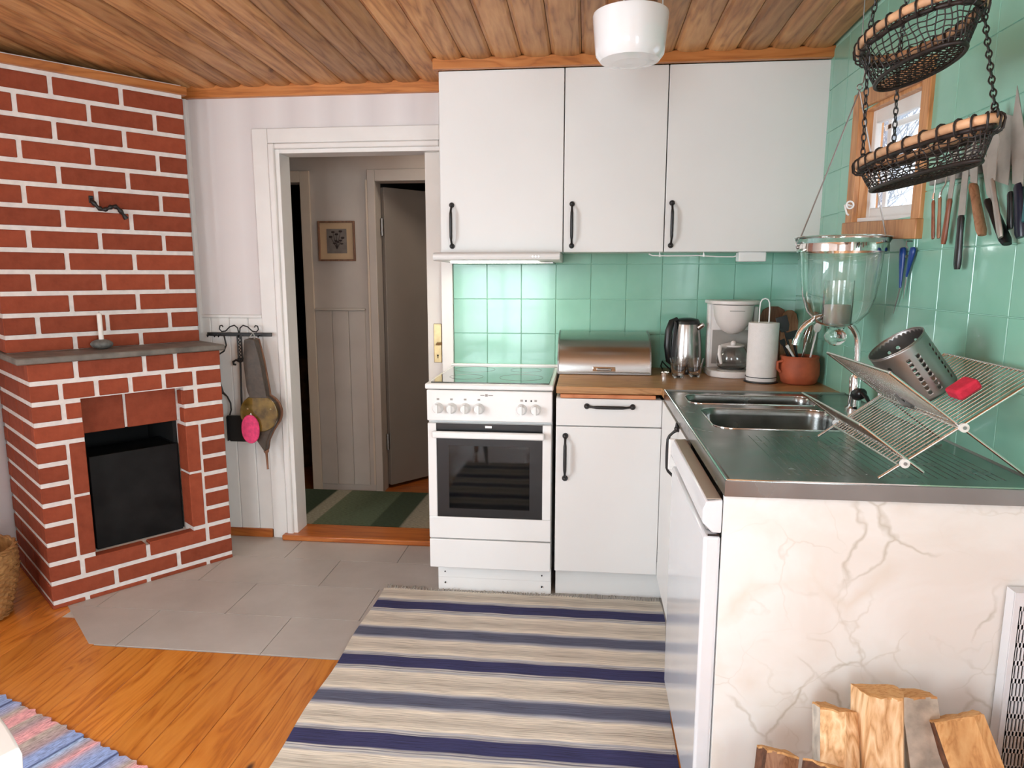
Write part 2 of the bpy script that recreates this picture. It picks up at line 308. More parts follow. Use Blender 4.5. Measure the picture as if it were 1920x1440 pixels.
# ------------------------------------------------------------------ builders
class MB:
    def __init__(s): s.v = []; s.f = []; s.m = []
    def add(s, vs_, fs, mi=0):
        o = len(s.v); s.v += [Vector(p) for p in vs_]; s.f += [tuple(i+o for i in f) for f in fs]; s.m += [mi]*len(fs); return s
    def box(s, a, b, mi=0):
        x0, y0, z0 = [min(p, q) for p, q in zip(a, b)]; x1, y1, z1 = [max(p, q) for p, q in zip(a, b)]
        return s.add([(x0, y0, z0), (x1, y0, z0), (x1, y1, z0), (x0, y1, z0), (x0, y0, z1), (x1, y0, z1), (x1, y1, z1), (x0, y1, z1)],
                     [(0, 3, 2, 1), (4, 5, 6, 7), (0, 1, 5, 4), (1, 2, 6, 5), (2, 3, 7, 6), (3, 0, 4, 7)], mi)
    def prism(s, poly, z0, z1, mi=0, axis='z'):
        n = len(poly)
        def P(p, z):
            return {'z': (p[0], p[1], z), 'y': (p[0], z, p[1]), 'x': (z, p[0], p[1])}[axis]
        vs_ = [P(p, z0) for p in poly]+[P(p, z1) for p in poly]
        fs = [tuple(range(n))[::-1], tuple(range(n, 2*n))]+[(i, (i+1) % n, n+(i+1) % n, n+i) for i in range(n)]
        return s.add(vs_, fs, mi)
    def lathe(s, prof, seg=28, c=(0, 0, 0), axis=(0, 0, 1), caps=True, rmod=None, mi=0):
        A = Vector(axis).normalized(); q = Vector((0, 0, 1)).rotation_difference(A).to_matrix(); c = Vector(c)
        vs_ = []
        for k, (r, z) in enumerate(prof):
            for i in range(seg):
                a = 2*pi*i/seg; rr = r if not rmod else rmod(r, a, k)
                vs_.append(c+q@Vector((rr*cos(a), rr*sin(a), z)))
        fs = [(k*seg+i, k*seg+(i+1) % seg, (k+1)*seg+(i+1) % seg, (k+1)*seg+i) for k in range(len(prof)-1) for i in range(seg)]
        if caps: fs += [tuple(range(seg))[::-1], tuple(range((len(prof)-1)*seg, len(prof)*seg))]
        return s.add(vs_, fs, mi)
    def cyl(s, a, b, r, r2=None, seg=14, mi=0):
        a = Vector(a); b = Vector(b); L = (b-a).length
        return s.lathe([(r, 0), (r if r2 is None else r2, L)], seg, a, (b-a), mi=mi)
    def tube(s, pts, r, seg=8, closed=False, mi=0, flat=1.0):
        P = [Vector(p) for p in pts]; n = len(P); vs_ = []; rs = r if isinstance(r, (list, tuple)) else [r]*n
        T = []
        for i in range(n):
            if closed: t = P[(i+1) % n]-P[i-1]
            else: t = P[min(i+1, n-1)]-P[max(i-1, 0)]
            T.append(t.normalized() if t.length > 1e-9 else Vector((0, 0, 1)))
        ref = Vector((0, 0, 1)) if abs(T[0].z) < .9 else Vector((1, 0, 0))
        u = T[0].cross(ref).normalized()
        for i in range(n):
            if i: u = (u-T[i]*u.dot(T[i])); u = u.normalized() if u.length > 1e-6 else T[i].orthogonal().normalized()
            w = T[i].cross(u)
            for k in range(seg):
                a = 2*pi*k/seg; vs_.append(P[i]+(u*cos(a)+w*sin(a)*flat)*rs[i])
        m_ = n if closed else n-1
        fs = [(i*seg+k, i*seg+(k+1) % seg, ((i+1) % n)*seg+(k+1) % seg, ((i+1) % n)*seg+k) for i in range(m_) for k in range(seg)]
        if not closed: fs += [tuple(range(seg))[::-1], tuple(range((n-1)*seg, n*seg))]
        return s.add(vs_, fs, mi)
    def ball(s, c, r, seg=16, rings=10, sc=(1, 1, 1), mi=0):
        c = Vector(c); vs_ = []; 
        for j in range(1, rings):
            th = pi*j/rings
            for i in range(seg):
                a = 2*pi*i/seg; vs_.append(c+Vector((r*sin(th)*cos(a)*sc[0], r*sin(th)*sin(a)*sc[1], -r*cos(th)*sc[2])))
        vs_ += [c+Vector((0, 0, -r*sc[2])), c+Vector((0, 0, r*sc[2]))]; nb = (rings-1)*seg
        fs = [(j*seg+i, j*seg+(i+1) % seg, (j+1)*seg+(i+1) % seg, (j+1)*seg+i) for j in range(rings-2) for i in range(seg)]
        fs += [(nb, (i+1) % seg, i) for i in range(seg)]+[(nb+1, (rings-2)*seg+i, (rings-2)*seg+(i+1) % seg) for i in range(seg)]
        return s.add(vs_, fs, mi)
    def build(s, name, mat, parent=None, local=False, smooth=None, bevel=0, bseg=2, kind=None, label=None):
        me = bpy.data.meshes.new(name)
        inv = Matrix.Identity(4)
        if parent is not None and not local: inv = wm(parent).inverted()
        me.from_pydata([inv@v for v in s.v], [], s.f)
        mats = mat if isinstance(mat, (list, tuple)) else [mat]
        for x in mats: me.materials.append(x)
        for p, i in zip(me.polygons, s.m): p.material_index = i
        me.validate(); fixn(me)
        if smooth:
            me.shade_smooth(); me.set_sharp_from_angle(angle=radians(smooth))
        o = bpy.data.objects.new(name, me); C.objects.link(o)
        if parent is not None: o.parent = parent
        if bevel:
            md = o.modifiers.new('soft_edges', 'BEVEL'); md.width = bevel; md.segments = bseg; md.limit_method = 'ANGLE'; md.angle_limit = radians(40)
            if not smooth: me.shade_smooth(); me.set_sharp_from_angle(angle=radians(35))
        if kind: o['kind'] = kind
        if label: o['label'] = label
        return o
def fixn(me):
    bm = bmesh.new(); bm.from_mesh(me); bmesh.ops.recalc_face_normals(bm, faces=bm.faces); bm.to_mesh(me); bm.free()
def wm(o):
    m_ = Matrix.Identity(4)
    while o is not None:
        l = Matrix.LocRotScale(o.location, o.rotation_euler, o.scale); m_ = l@m_; o = o.parent
    return m_
def tag(o, label=None, cat=None, group=None, kind=None):
    if label: o['label'] = label
    if cat: o['category'] = cat
    if group: o['group'] = group
    if kind: o['kind'] = kind
    return o
def thing(name, label, cat, loc=(0, 0, 0), rotz=0, group=None):
    o = bpy.data.objects.new(name, None); C.objects.link(o); o.location = loc; o.rotation_euler = (0, 0, rotz)
    o.empty_display_size = .05
    return tag(o, label, cat, group)
def setting(name, loc=(0, 0, 0), rotz=0):
    o = bpy.data.objects.new(name, None); C.objects.link(o); o.location = loc; o.rotation_euler = (0, 0, rotz); o['kind'] = 'structure'; return o
CACHE = {}
def piece(name, dims, centre, mat, parent, bev=.004, jit=0.0, rot=None):
    """a bevelled box part with a mesh shared between pieces of equal size; centre in the parent's space"""
    key = (name, tuple(round(d, 3) for d in dims), mat.name, bev)
    if key not in CACHE:
        bm = bmesh.new(); bmesh.ops.create_cube(bm, size=1)
        for v_ in bm.verts: v_.co = Vector((v_.co.x*dims[0], v_.co.y*dims[1], v_.co.z*dims[2]))
        if bev: bmesh.ops.bevel(bm, geom=bm.edges[:], offset=min(bev, min(dims)*.3), segments=1, affect='EDGES')
        me = bpy.data.meshes.new(name); bm.to_mesh(me); bm.free(); me.materials.append(mat); CACHE[key] = me
    o = bpy.data.objects.new(name, CACHE[key]); C.objects.link(o); o.parent = parent
    o.location = centre
    if rot: o.rotation_euler = rot
    elif jit: o.rotation_euler = (random.uniform(-jit, jit), 0, random.uniform(-jit, jit))
    return o
def copy_tree(o, parent=None):
    c_ = o.copy(); C.objects.link(c_); c_.parent = parent
    for ch in list(o.children): copy_tree(ch, c_)
    return c_
def arc(cx, cz, r, a0, a1, n=10):
    return [(cx+r*cos(a0+(a1-a0)*i/n), cz+r*sin(a0+(a1-a0)*i/n)) for i in range(n+1)]
def rrect(x0, y0, x1, y1, r, n=6):
    out = []
    for cx, cy, a in ((x1-r, y1-r, 0), (x0+r, y1-r, pi/2), (x0+r, y0+r, pi), (x1-r, y0+r, 3*pi/2)):
        out += [(cx+r*cos(a+pi/2*i/n), cy+r*sin(a+pi/2*i/n)) for i in range(n+1)]
    return out

def ceilz(y): return 2.172-.026*y

# ================================================================== SETTING
RX0, RX1, RY0 = -3.5, 0.0, -7.0
# floor: pine boards running towards the back wall
fl = setting('floor', (0, 0, 0))
MB().box((RX0-.1, RY0-.1, -.12), (.1, 2.9, -.03)).build('subfloor', SOOT, fl)
x = RX0; k = 0
while x < 0:
    w = .135
    y0, y1 = RY0, -1.08
    if x < -3.02: y1 = .0
    elif x < -2.75: y1 = -.9
    L = y1-y0
    piece('plank', (w-.0012, L, .028), (x+w/2, (y0+y1)/2, -.0145), FLOORW, fl, .0015)
    x += w; k += 1
# grey stone tiles in front of the fireplace and stove
ht = setting('floor_hearth', (0, 0, 0))
def clip(poly, a, b):
    """keep the side of line a->b that lies to the left"""
    out = []
    for i in range(len(poly)):
        p, q = poly[i], poly[(i+1) % len(poly)]
        sp_ = (b[0]-a[0])*(p[1]-a[1])-(b[1]-a[1])*(p[0]-a[0]); sq = (b[0]-a[0])*(q[1]-a[1])-(b[1]-a[1])*(q[0]-a[0])
        if sp_ >= 0: out.append(p)
        if sp_*sq < 0:
            t_ = sp_/(sp_-sq); out.append((p[0]+(q[0]-p[0])*t_, p[1]+(q[1]-p[1])*t_))
    return out
MB().prism(clip([(-3.0, -1.073), (-.6, -1.073), (-.6, 0), (-3.0, 0)], (-3.003, -.88), (-2.698, -1.08)), -.03, -.004).build('joint_bed', JOINT, ht)
rows = [(-1.075, -.808, -2.06), (-.808, -.535, -2.335), (-.535, -.262, -2.06), (-.262, 0.0, -2.335)]
for ya, yb, xo in rows:
    xs_ = [xo+.545*i for i in range(-3, 5)]
    for xa in xs_:
        p = [(xa+.0015, ya+.0015), (xa+.5435, ya+.0015), (xa+.5435, yb-.0015), (xa+.0015, yb-.0015)]
        p = clip(p, (-3.005, -.88), (-2.70, -1.08))
        if len(p) > 2: p = clip(p, (-3.03, -1), (-3.03, -1.1)) if False else p
        p = [(max(-3.004, min(-.62, q[0])), q[1]) for q in p]
        ar = abs(sum(p[i][0]*p[(i+1) % len(p)][1]-p[(i+1) % len(p)][0]*p[i][1] for i in range(len(p))))/2 if len(p) > 2 else 0
        if ar > .004:
            cx = sum(q[0] for q in p)/len(p); cy = sum(q[1] for q in p)/len(p)
            o = MB().prism([(q[0]-cx, q[1]-cy) for q in p], -.02, .0005).build('floor_tile', SLATE, ht, local=True); o.location = (cx, cy, 0)

# back wall with door opening (x -2.37..-1.56)
DX0, DX1, DZ = -2.385, -1.56, 1.895
wb = setting('wall_back', (0, 0, 0))
w = MB(); w.box((RX0-.1, 0, 0), (DX0-.015, .1, 2.3)); w.box((DX1, 0, 0), (.05, .1, 2.3)); w.box((DX0-.015, 0, DZ+.015), (DX1, .1, 2.3))
w.build('plaster', WALLP, wb)
for i in range(4):
    xa = -2.86+i*.0955
    piece('wainscot_board', (.094, .012, 1.075), (xa+.047, -.006, .04+.5375), TRIM, wb, .004)
MB().box((-2.87, -.016, 1.115), (-2.50, 0, 1.130)).build('wainscot_cap', TRIM, wb, bevel=.003)
# backsplash tiles
MB().box((-1.556, -.006, .88), (0, 0, 1.44)).build('grout_bed', GROUT, wb)
TP = .16
for i in range(10):
    for j in range(4):
        xa = -1.557+TP*i; za = .891+TP*j
        xb = min(xa+TP, 0); zb = min(za+TP, 1.425)
        if xb-xa < .02: continue
        piece('wall_tile', (xb-xa-.0022, .007, zb-za-.0022), ((xa+xb)/2, -.0065, (za+zb)/2), TILE, wb, .0012, jit=.002)
# right wall with window hole
WY0, WY1, WZ0, WZ1 = -1.145, -.58, 1.44, 1.925      # outer casing
HY0, HY1, HZ0, HZ1 = WY0+.045, WY1-.05, WZ0+.05, WZ1-.05   # hole
wr = setting('wall_right', (0, 0, 0))
RW = (-4.25, -2.95, .6, 2.0)
w = MB()
w.box((0, HY1, 0), (.05, 0, 2.42)); w.box((0, RW[1], 0), (.05, HY0, 2.42)); w.box((0, HY0, 0), (.05, HY1, HZ0)); w.box((0, HY0, HZ1), (.05, HY1, 2.42))
w.box((0, RY0-.1, 0), (.05, RW[0], 2.42)); w.box((0, RW[0], 0), (.05, RW[1], RW[2])); w.box((0, RW[0], RW[3]), (.05, RW[1], 2.42))
w.build('plaster', WALLP, wr)
w = MB(); yl = -2.227
w.box((-.006, HY1, .88), (0, 0, 2.24)); w.box((-.006, yl, .88), (0, HY0, 2.24)); w.box((-.006, HY0, .88), (0, HY1, HZ0)); w.box((-.006, HY0, HZ1), (0, HY1, 2.24))
w.build('grout_bed', GROUT, wr)
ys_ = [0.0, -.147]+[-.147-TP*i for i in range(1, 14)]
for i in range(len(ys_)-1):
    yb, ya = ys_[i], ys_[i+1]
    for j in range(9):
        za = .91+TP*j-(.02 if j == 0 else 0); zb = min(.91+TP*(j+1), 2.16-.0+(.03))
        zt = ceilz((ya+yb)/2)-.004
        zb = min(.91+TP*(j+1), zt)
        if zb-za < .02: continue
        # split around the window hole
        rects = [(ya, yb, za, zb)]
        if yb > WY0+.02 and ya < WY1-.02 and zb > WZ0+.02 and za < WZ1-.02:
            rects = []
            if ya < WY0+.02: rects.append((ya, WY0+.02, za, zb))
            if yb > WY1-.02: rects.append((WY1-.02, yb, za, zb))
            c0, c1 = max(ya, WY0+.02), min(yb, WY1-.02)
            if za < WZ0+.02: rects.append((c0, c1, za, WZ0+.02))
            if zb > WZ1-.02: rects.append((c0, c1, WZ1-.02, zb))
        for a_, b_, c_, d_ in rects:
            if b_-a_ > .012 and d_-c_ > .012:
                piece('wall_tile', (.007, b_-a_-.0022, d_-c_-.0022), (-.0065, (a_+b_)/2, (c_+d_)/2), TILE, wr, .0012)
# left and rear walls with windows
wl_ = setting('wall_left', (0, 0, 0)); LW = (-3.6, -2.3, .55, 2.05)
w = MB(); w.box((RX0-.15, LW[1], 0), (RX0, 0, 2.42)); w.box((RX0-.15, RY0, 0), (RX0, LW[0], 2.42)); w.box((RX0-.15, LW[0], 0), (RX0, LW[1], LW[2])); w.box((RX0-.15, LW[0], LW[3]), (RX0, LW[1], 2.42))
w.build('plaster', WALLP, wl_)
wf = setting('wall_front', (0, 0, 0)); RWS = [(-2.85, -1.45)]; z0, z1 = .15, 2.05
w = MB(); xs_ = [RX0-.15, -2.85, -1.45, .05]
for i in (0, 2): w.box((xs_[i], RY0-.15, 0), (xs_[i+1], RY0, 2.42))
for a_, b_ in RWS: w.box((a_, RY0-.15, 0), (b_, RY0, z0)); w.box((a_, RY0-.15, z1), (b_, RY0, 2.42))
w.build('plaster', WALLP, wf)
def casement(name, a, b, z0, z1, along, at, inward):
    """white mullioned window in an opening; along='x' or 'y'"""
    o = setting(name, (0, 0, 0)); o_ = at
    def bx(u0, u1, w0, w1, t0, t1, m_=None):
        return (MB().box((u0, t0, w0), (u1, t1, w1)) if along == 'x' else MB().box((t0, u0, w0), (t1, u1, w1)))
    t0, t1 = o_, o_+.05*(-inward)
    for u0, u1, w0, w1 in ((a, a+.06, z0, z1), (b-.06, b, z0, z1), (a+.06, b-.06, z0, z0+.06), (a+.06, b-.06, z1-.06, z1), ((a+b)/2-.04, (a+b)/2+.04, z0+.06, z1-.06)):
        bx(u0, u1, w0, w1, t0, t1).build('window_frame', TRIM, o, bevel=.004)
    for w_ in (z0+(z1-z0)*.36, z0+(z1-z0)*.68):
        bx(a+.06, b-.06, w_-.014, w_+.014, t0+(t1-t0)*.1, t0+(t1-t0)*.9).build('glazing_bar', TRIM, o)
    bx(a+.03, b-.03, z0+.03, z1-.03, (t0+t1)/2-.002, (t0+t1)/2+.002).build('pane', PANE, o)
    return o
casement('window_2', -2.85, -1.45, .15, 2.05, 'x', -7.02, 1)
casement('window_3', LW[0], LW[1], LW[2], LW[3], 'y', -3.53, 1)
casement('window_4', RW[0], RW[1], RW[2], RW[3], 'y', .055, 1)
# ceiling boards
ce = setting('ceiling', (0, 0, 0))
tilt = math.atan(.026)
MB().prism([(RY0-.1, ceilz(RY0-.1)+.022), (.0, ceilz(0)+.022), (.0, ceilz(0)+.1), (RY0-.1, ceilz(RY0-.1)+.1)], RX0-.1, .1, axis='x').build('underlay', SOOT, ce)
x = -3.49; PB = .12
L = abs(RY0)
for i in range(30):
    xa = -.012-PB*(i+1)
    if xa < RX0-.05: break
    prof = [(xa+.001, .022), (xa+.001, .014), (xa+.010, .013), (xa+.018, .005), (xa+.045, 0), (xa+PB-.034, 0), (xa+PB-.010, .004), (xa+PB-.001, .014), (xa+PB-.001, .022)]
    mb = MB(); n = len(prof); cx = xa+PB/2
    for yy in (RY0, 0): mb.v += [Vector((p[0]-cx, yy, p[1])) for p in prof]
    mb.f = [(j, (j+1) % n, n+(j+1) % n, n+j) for j in range(n)]+[tuple(range(n)), tuple(range(n, 2*n))[::-1]]; mb.m = [0]*len(mb.f)
    o = mb.build('ceiling_board', CEILW, ce, local=True); o.location = (cx, 0, ceilz(0)); o.rotation_euler = (-tilt, 0, 0)
# cornice strips
def trim(name, a, b, mat, bev=.003):
    o = MB().box(a, b).build(name, mat, bevel=bev); o['kind'] = 'structure'; return o
trim('trim_1', (-2.93, -.028, 2.132), (-1.56, 0, 2.187), TRIMW)
trim('trim_2', (-1.575, -.305, 2.147), (0, -.278, 2.190), TRIMW)
trim('trim_3', (-1.575, -.278, 2.147), (-1.558, -.0, 2.172), TRIMW)
trim('trim_4', (-1.612, -.022, 0), (-1.558, 0, 2.13), TRIM)          # filler post beside the stove
trim('trim_5', (-2.835, -.03, 1.04), (-2.808, 0, 2.13), TRIM)        # corner strip beside the chimney
trim('baseboard_back', (-2.86, -.020, 0), (-2.505, 0, .045), SILLW)
# door opening: casing, jambs, threshold, sliding leaf
dr = setting('door_1', (0, 0, 0))
def casing(x0, x1, z0, z1, vert=True):
    MB().box((x0, -.016, z0), (x1, 0, z1)).build('casing', TRIM, dr, bevel=.003)
MB().box((-2.500, -.018, 0), (-2.425, 0, 1.992)).build('casing', TRIM, dr, bevel=.003)
MB().box((-2.424, -.026, 0), (-2.392, 0, 1.925)).build('casing_moulding', TRIM, dr, bevel=.006)
MB().box((-2.424, -.018, 1.926), (-1.612, 0, 1.992)).build('casing', TRIM, dr, bevel=.003)
MB().box((-2.392, -.026, 1.899), (-1.612, 0, 1.925)).build('casing_moulding', TRIM, dr, bevel=.006)
MB().box((-2.400, -.012, 0), (-2.372, .1, 1.899)).build('jamb', TRIM, dr, bevel=.002)
MB().box((-2.372, -.012, 1.880), (-1.56, .1, 1.899)).build('jamb', TRIM, dr, bevel=.002)
MB().box((-2.44, -.055, 0), (-1.565, .12, .028)).build('threshold', SILLW, dr, bevel=.006)
leaf = MB().box((-1.690, .022, .03), (-1.563, .062, 1.88)).build('door_leaf', JAMB, dr, bevel=.003)
esc = MB().box((-1.660, .016, .905), (-1.622, .022, 1.092)).build('escutcheon', BRASS, leaf, bevel=.002)
MB().cyl((-1.642, .018, .996), (-1.642, -.012, .996), .008).tube([(-1.642, -.010, .996), (-1.628, -.014, .997), (-1.614, -.013, 1.0)], .0055).build('door_handle', BRASS, leaf, smooth=40)
MB().cyl((-1.641, .0155, .940), (-1.641, .0145, .940), .0045).box((-1.643, .0145, .926), (-1.639, .0158, .940)).build('keyhole', SOOT, leaf)

# ------------------------------------------------------------------ hall beyond the door
HY = .77
hf = setting('floor_hall', (0, 0, 0))
for i in range(12):
    piece('plank', (3.0, .133, .028), (-2.2, .105+.135*i+.0675, -.0145), SILLW, hf, .0015)
wh = setting('wall_hall', (0, 0, 0))
OL = (-3.35, -2.602); OR = (-2.155, -1.35)
w = MB(); w.box((-3.6, HY, 0), (OL[0], HY+.1, 2.2)); w.box((OL[1], HY, 0), (OR[0], HY+.1, 2.2)); w.box((OR[1], HY, 0), (-.7, HY+.1, 2.2))
w.box((OL[0], HY, 1.852), (OL[1], HY+.1, 2.2)); w.box((OR[0], HY, 1.852), (OR[1], HY+.1, 2.2))
w.build('plaster', HALLW, wh)
MB().box((OL[1], HY-.016, .0), (OL[1]+.058, HY, 1.915)).build('casing', HALLT, wh, bevel=.003)
MB().box((OL[0], HY-.016, 1.852), (OL[1], HY, 1.915)).build('casing', HALLT, wh, bevel=.003)
MB().box((OR[0]-.045, HY-.016, .0), (OR[0], HY, 1.918)).build('casing', HALLW, wh, bevel=.003)
MB().box((OR[0], HY-.016, 1.852), (OR[1], HY, 1.918)).build('casing', HALLW, wh, bevel=.003)
MB().box((OR[0]-.055, HY-.018, .05), (OR[0]-.045, HY+.0, 1.86)).build('casing_bead', HALLT, wh)
MB().box((-2.542, HY-.022, 1.112), (-2.235, HY, 1.126)).build('wainscot_cap', HALLW, wh, bevel=.004)
for i in range(3): piece('wainscot_board', (.101, .01, 1.07), (-2.493+.1025*i, HY-.005, .5775), HALLW, wh, .003)
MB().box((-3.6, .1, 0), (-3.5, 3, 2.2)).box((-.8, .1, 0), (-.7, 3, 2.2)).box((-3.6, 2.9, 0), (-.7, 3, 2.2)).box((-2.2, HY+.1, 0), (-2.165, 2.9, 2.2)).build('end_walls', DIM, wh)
o = MB().box((-3.6, 0.1, 2.2), (-.7, 3, 2.25)).build('ceiling_hall', HALLW); o['kind'] = 'structure'
area('hall_fill_light', (-1.25, .42, 2.15), (0, 0, 0), .3, .25, 5.5, (1, .88, .74))  # added fill light that brightens the hall, no lamp seen there
# hall door ajar
hd = setting('door_2', (-2.145, .86, .0), atan2(.764, .645))
lf = MB().box((0, -.02, .02), (.74, .02, 1.83)).build('door_leaf', HDOOR, hd, local=True, bevel=.003)
MB().cyl((.68, -.02, .95), (.68, -.05, .95), .009).tube([(.68, -.048, .95), (.62, -.052, .95), (.58, -.05, .95)], .007).build('door_handle', BRASS, lf, local=True, smooth=40)
for z_ in (.25, 1.55): MB().cyl((-.012, -.012, z_), (-.012, -.012, z_+.1), .008).build('hinge', STEELD, lf, local=True, smooth=40)
# hall rug
r3 = MB().box((-2.80, .17, .001), (-1.0, .752, .009)); o = r3.build('hall_rug', RUG3, None)
for v_ in o.data.vertices: v_.co -= Vector((-2.8, .17, 0))
o.location = (-2.8, .17, 0); tag(o, 'green and beige striped rug on the hall floor beyond the doorway', 'rug')
# framed print
pf = thing('framed_print', 'small brown framed flower print on the hall wall', 'picture', (-2.393, HY-.002, 1.516))
for a_, b_ in (((-.110, 0, -.115), (-.100, -.018, .115)), ((.100, 0, -.115), (.110, -.018, .115)), ((-.1, 0, .105), (.1, -.018, .115)), ((-.1, 0, -.115), (.1, -.018, -.105))):
    MB().box(a_, b_).build('frame_rail', CUTW, pf, local=True, bevel=.002)
MB().box((-.1, -.002, -.105), (.1, -.006, .105)).build('mat_board', plain('tan_mat_board', (.50, .34, .20), .9), pf, local=True)
MB().box((-.060, -.006, -.070), (.060, -.008, .070)).build('print_sheet', plain('grey_print_paper', (.17, .14, .12), .9, var=.15, vs_=30), pf, local=True)
fm = MB()
for a_, l_ in ((-.5, .075), (-.22, .095), (0, .08), (.25, .1), (.55, .07)):
    x1, z1_ = sin(a_)*l_, -.045+cos(a_)*l_
    fm.tube([(0, -.009, -.045), (x1*.5, -.009, -.045+(z1_+.045)*.55), (x1, -.009, z1_)], [.002, .0015, .001], 5)
    for b_ in (-.5, 0, .5): fm.ball((x1+sin(b_)*.010, -.009, z1_+.004), .006, 8, 5, (1, .2, 1))
    fm.ball((x1*.6+.008, -.009, -.045+(z1_+.045)*.5), .008, 8, 5, (1.3, .15, .6))
fm.build('flower_drawing', plain('dark_print_ink', (.03, .018, .014), .9), pf, local=True)
# brown cloth seen in the dark left room
dc = MB(); n = 40; vs_ = []
for i in range(n+1):
    t_ = i/n; xx_ = -3.1+.62*t_
    for j in range(9):
        z_ = .74*(1-j/8); yy_ = 1.35-.05*sin(t_*38)*(.2+j/8)-.12*(j/8)
        vs_.append((xx_, yy_, z_+.01))
for i in range(n+1): vs_.append((-3.1+.62*i/n, 1.9, .75))
fs = [(i*9+j, i*9+j+1, (i+1)*9+j+1, (i+1)*9+j) for i in range(n) for j in range(8)]
q0 = (n+1)*9; fs += [(i*9, (i+1)*9, q0+i+1, q0+i) for i in range(n)]
dc.add(vs_, fs); o = dc.build('bedspread', BROWNCLOTH, None, smooth=60)
o.modifiers.new('cloth', 'SOLIDIFY').thickness = .006
tag(o, 'brown bedspread hanging in the dark room left of the hall', 'bedspread')

# ------------------------------------------------------------------ window_1 in the green wall
w1 = setting('window_1', (0, -.8625, 1.68))
SK = .05
def wbox(a, b, name, mat, bev=.003, par=None):
    mb = MB().box(a, b)
    for v_ in mb.v: v_.z += SK*(v_.y+.8625)
    return mb.build(name, mat, par or w1, bevel=bev)
wbox((-.022, WY0, WZ0), (0, WY0+.052, WZ1), 'window_frame', WINW)
wbox((-.022, WY1-.062, WZ0), (0, WY1, WZ1), 'window_frame', WINW)
wbox((-.022, WY0+.052, WZ1-.055), (0, WY1-.062, WZ1), 'window_frame', WINW)
wbox((-.030, WY0-.005, WZ0-.004), (0, WY1+.005, WZ0+.052), 'window_sill', WINW)
wbox((-.004, HY0+.004, HZ0+.004), (.06, HY0+.016, HZ1), 'reveal', WINW, 0)
wbox((-.004, HY1-.016, HZ0+.004), (.06, HY1-.004, HZ1), 'reveal', WINW, 0)
wbox((-.004, HY0+.016, HZ1-.016), (.06, HY1-.016, HZ1-.004), 'reveal', WINW, 0)
wbox((-.004, HY0+.016, HZ0+.004), (.06, HY1-.016, HZ0+.016), 'reveal', TRIM, 0)
a0, a1, c0, c1 = HY0+.013, HY1-.013, HZ0+.013, HZ1-.013
sash = wbox((.024, a0, c0), (.044, a0+.030, c1), 'sash', TRIM)
for q in (((.024, a1-.030, c0), (.044, a1, c1)), ((.0245, a0+.029, c1-.045), (.0435, a1-.029, c1)), ((.0245, a0+.029, c0), (.0435, a1-.029, c0+.035))): wbox(q[0], q[1], 'sash', TRIM)
wbox((.033, a0+.02, c0+.02), (.035, a1-.02, c1-.02), 'pane', PANE, 0)
for q in (((.056, a1-.075, c0+.03), (.064, a1-.045, c1-.03)), ((.056, a0+.02, c1-.07), (.064, a1-.02, c1-.05))): wbox(q[0], q[1], 'outer_sash', TRIM)
lt = MB(); lt.tube([(-.024, -.640, 1.560), (-.05, -.650, 1.560), (-.055, -.70, 1.558)], .0035).tube([(-.055, -.665, 1.556), (-.050, -.675, 1.53), (-.045, -.68, 1.525)], .003)
lt.tube([(-.055+.012*cos(a), -.712+0*a, 1.556+.012*sin(a)) for a in [2*pi*i/12 for i in range(12)]], .003, closed=True)
lt.build('window_latch', TRIM, w1, smooth=40)
# outside: snow and bare trees
sn = MB().box((.3, -14, -.6), (30, 20, -.5)).build('ground_outside', SNOW); sn['kind'] = 'structure'
def tree(loc, h, seed, label):
    R = random.Random(seed); mb = MB()
    def br(p, d, L, r, dep):
        pts = [p]; q = Vector(p)
        for i in range(4):
            d = (d+Vector((R.uniform(-.25, .25), R.uniform(-.25, .25), R.uniform(-.08, .2)))).normalized(); q = q+d*L/4; pts.append(q.copy())
        mb.tube(pts, [r*(1-.14*i) for i in range(5)], 5)
        if dep > 0:
            for i in (1, 2, 3, 4):
                for s_ in range(2 if dep > 1 else 1):
                    nd = (d+Vector((R.uniform(-1, 1), R.uniform(-1, 1), R.uniform(-.2, .6)))).normalized()
                    br(pts[i], nd, L*R.uniform(.45, .65), r*.5, dep-1)
    br(Vector(loc), Vector((0, 0, 1)), h, .07, 4)
    o = mb.build('bare_tree', BRANCH); tag(o, label, 'tree'); return o
tree((2.1, 4.6, -.5), 3.2, 3, 'bare snowy tree outside the small kitchen window, nearest the glass')
tree((4.4, 10.8, -.5), 4.2, 11, 'bare snowy tree farther off outside the small kitchen window')


# ================================================================== FIREPLACE
dv = Vector((.61764, .78646)); FA = (-3.03, -.853, 0); FW = .7286
fp = thing('brick_fireplace', 'red brick corner fireplace and chimney breast with white mortar joints', 'fireplace', FA, atan2(dv.y, dv.x))
fpi = wm(fp).inverted()
def fbox(mb, a, b): return mb.box(a, b)
# mortar core, 4 mm behind the brick faces
core = MB()
T0, T1 = .455, .60
core.prism([(.004, .004), (.166, .004), (.166, .10), (.19, .10), (.19, .50), (.004, T1-.02)], 0, .985)      # left pier
core.prism([(.562, .004), (FW-.002, .004), (FW-.002, .44), (.562, .44)], 0, .985)                            # right pier
core.box((.166, .004, 0), (.562, .44, .166)).box((.166, .004, .835), (.562, .12, .985))
core.box((.166, .085, .68), (.562, .12, .84))
core.build('mortar', MORTAR, fp, local=True)
MB().box((.167, .45, .0), (.562, .46, .985)).box((.165, .12, .15), (.1905, .46, .84)).box((.545, .12, .15), (.563, .46, .84)).box((.167, .12, .80), (.562, .46, .84)).box((.167, .12, .15), (.562, .46, .1665)).build('firebox_lining', SOOT, fp, local=True)
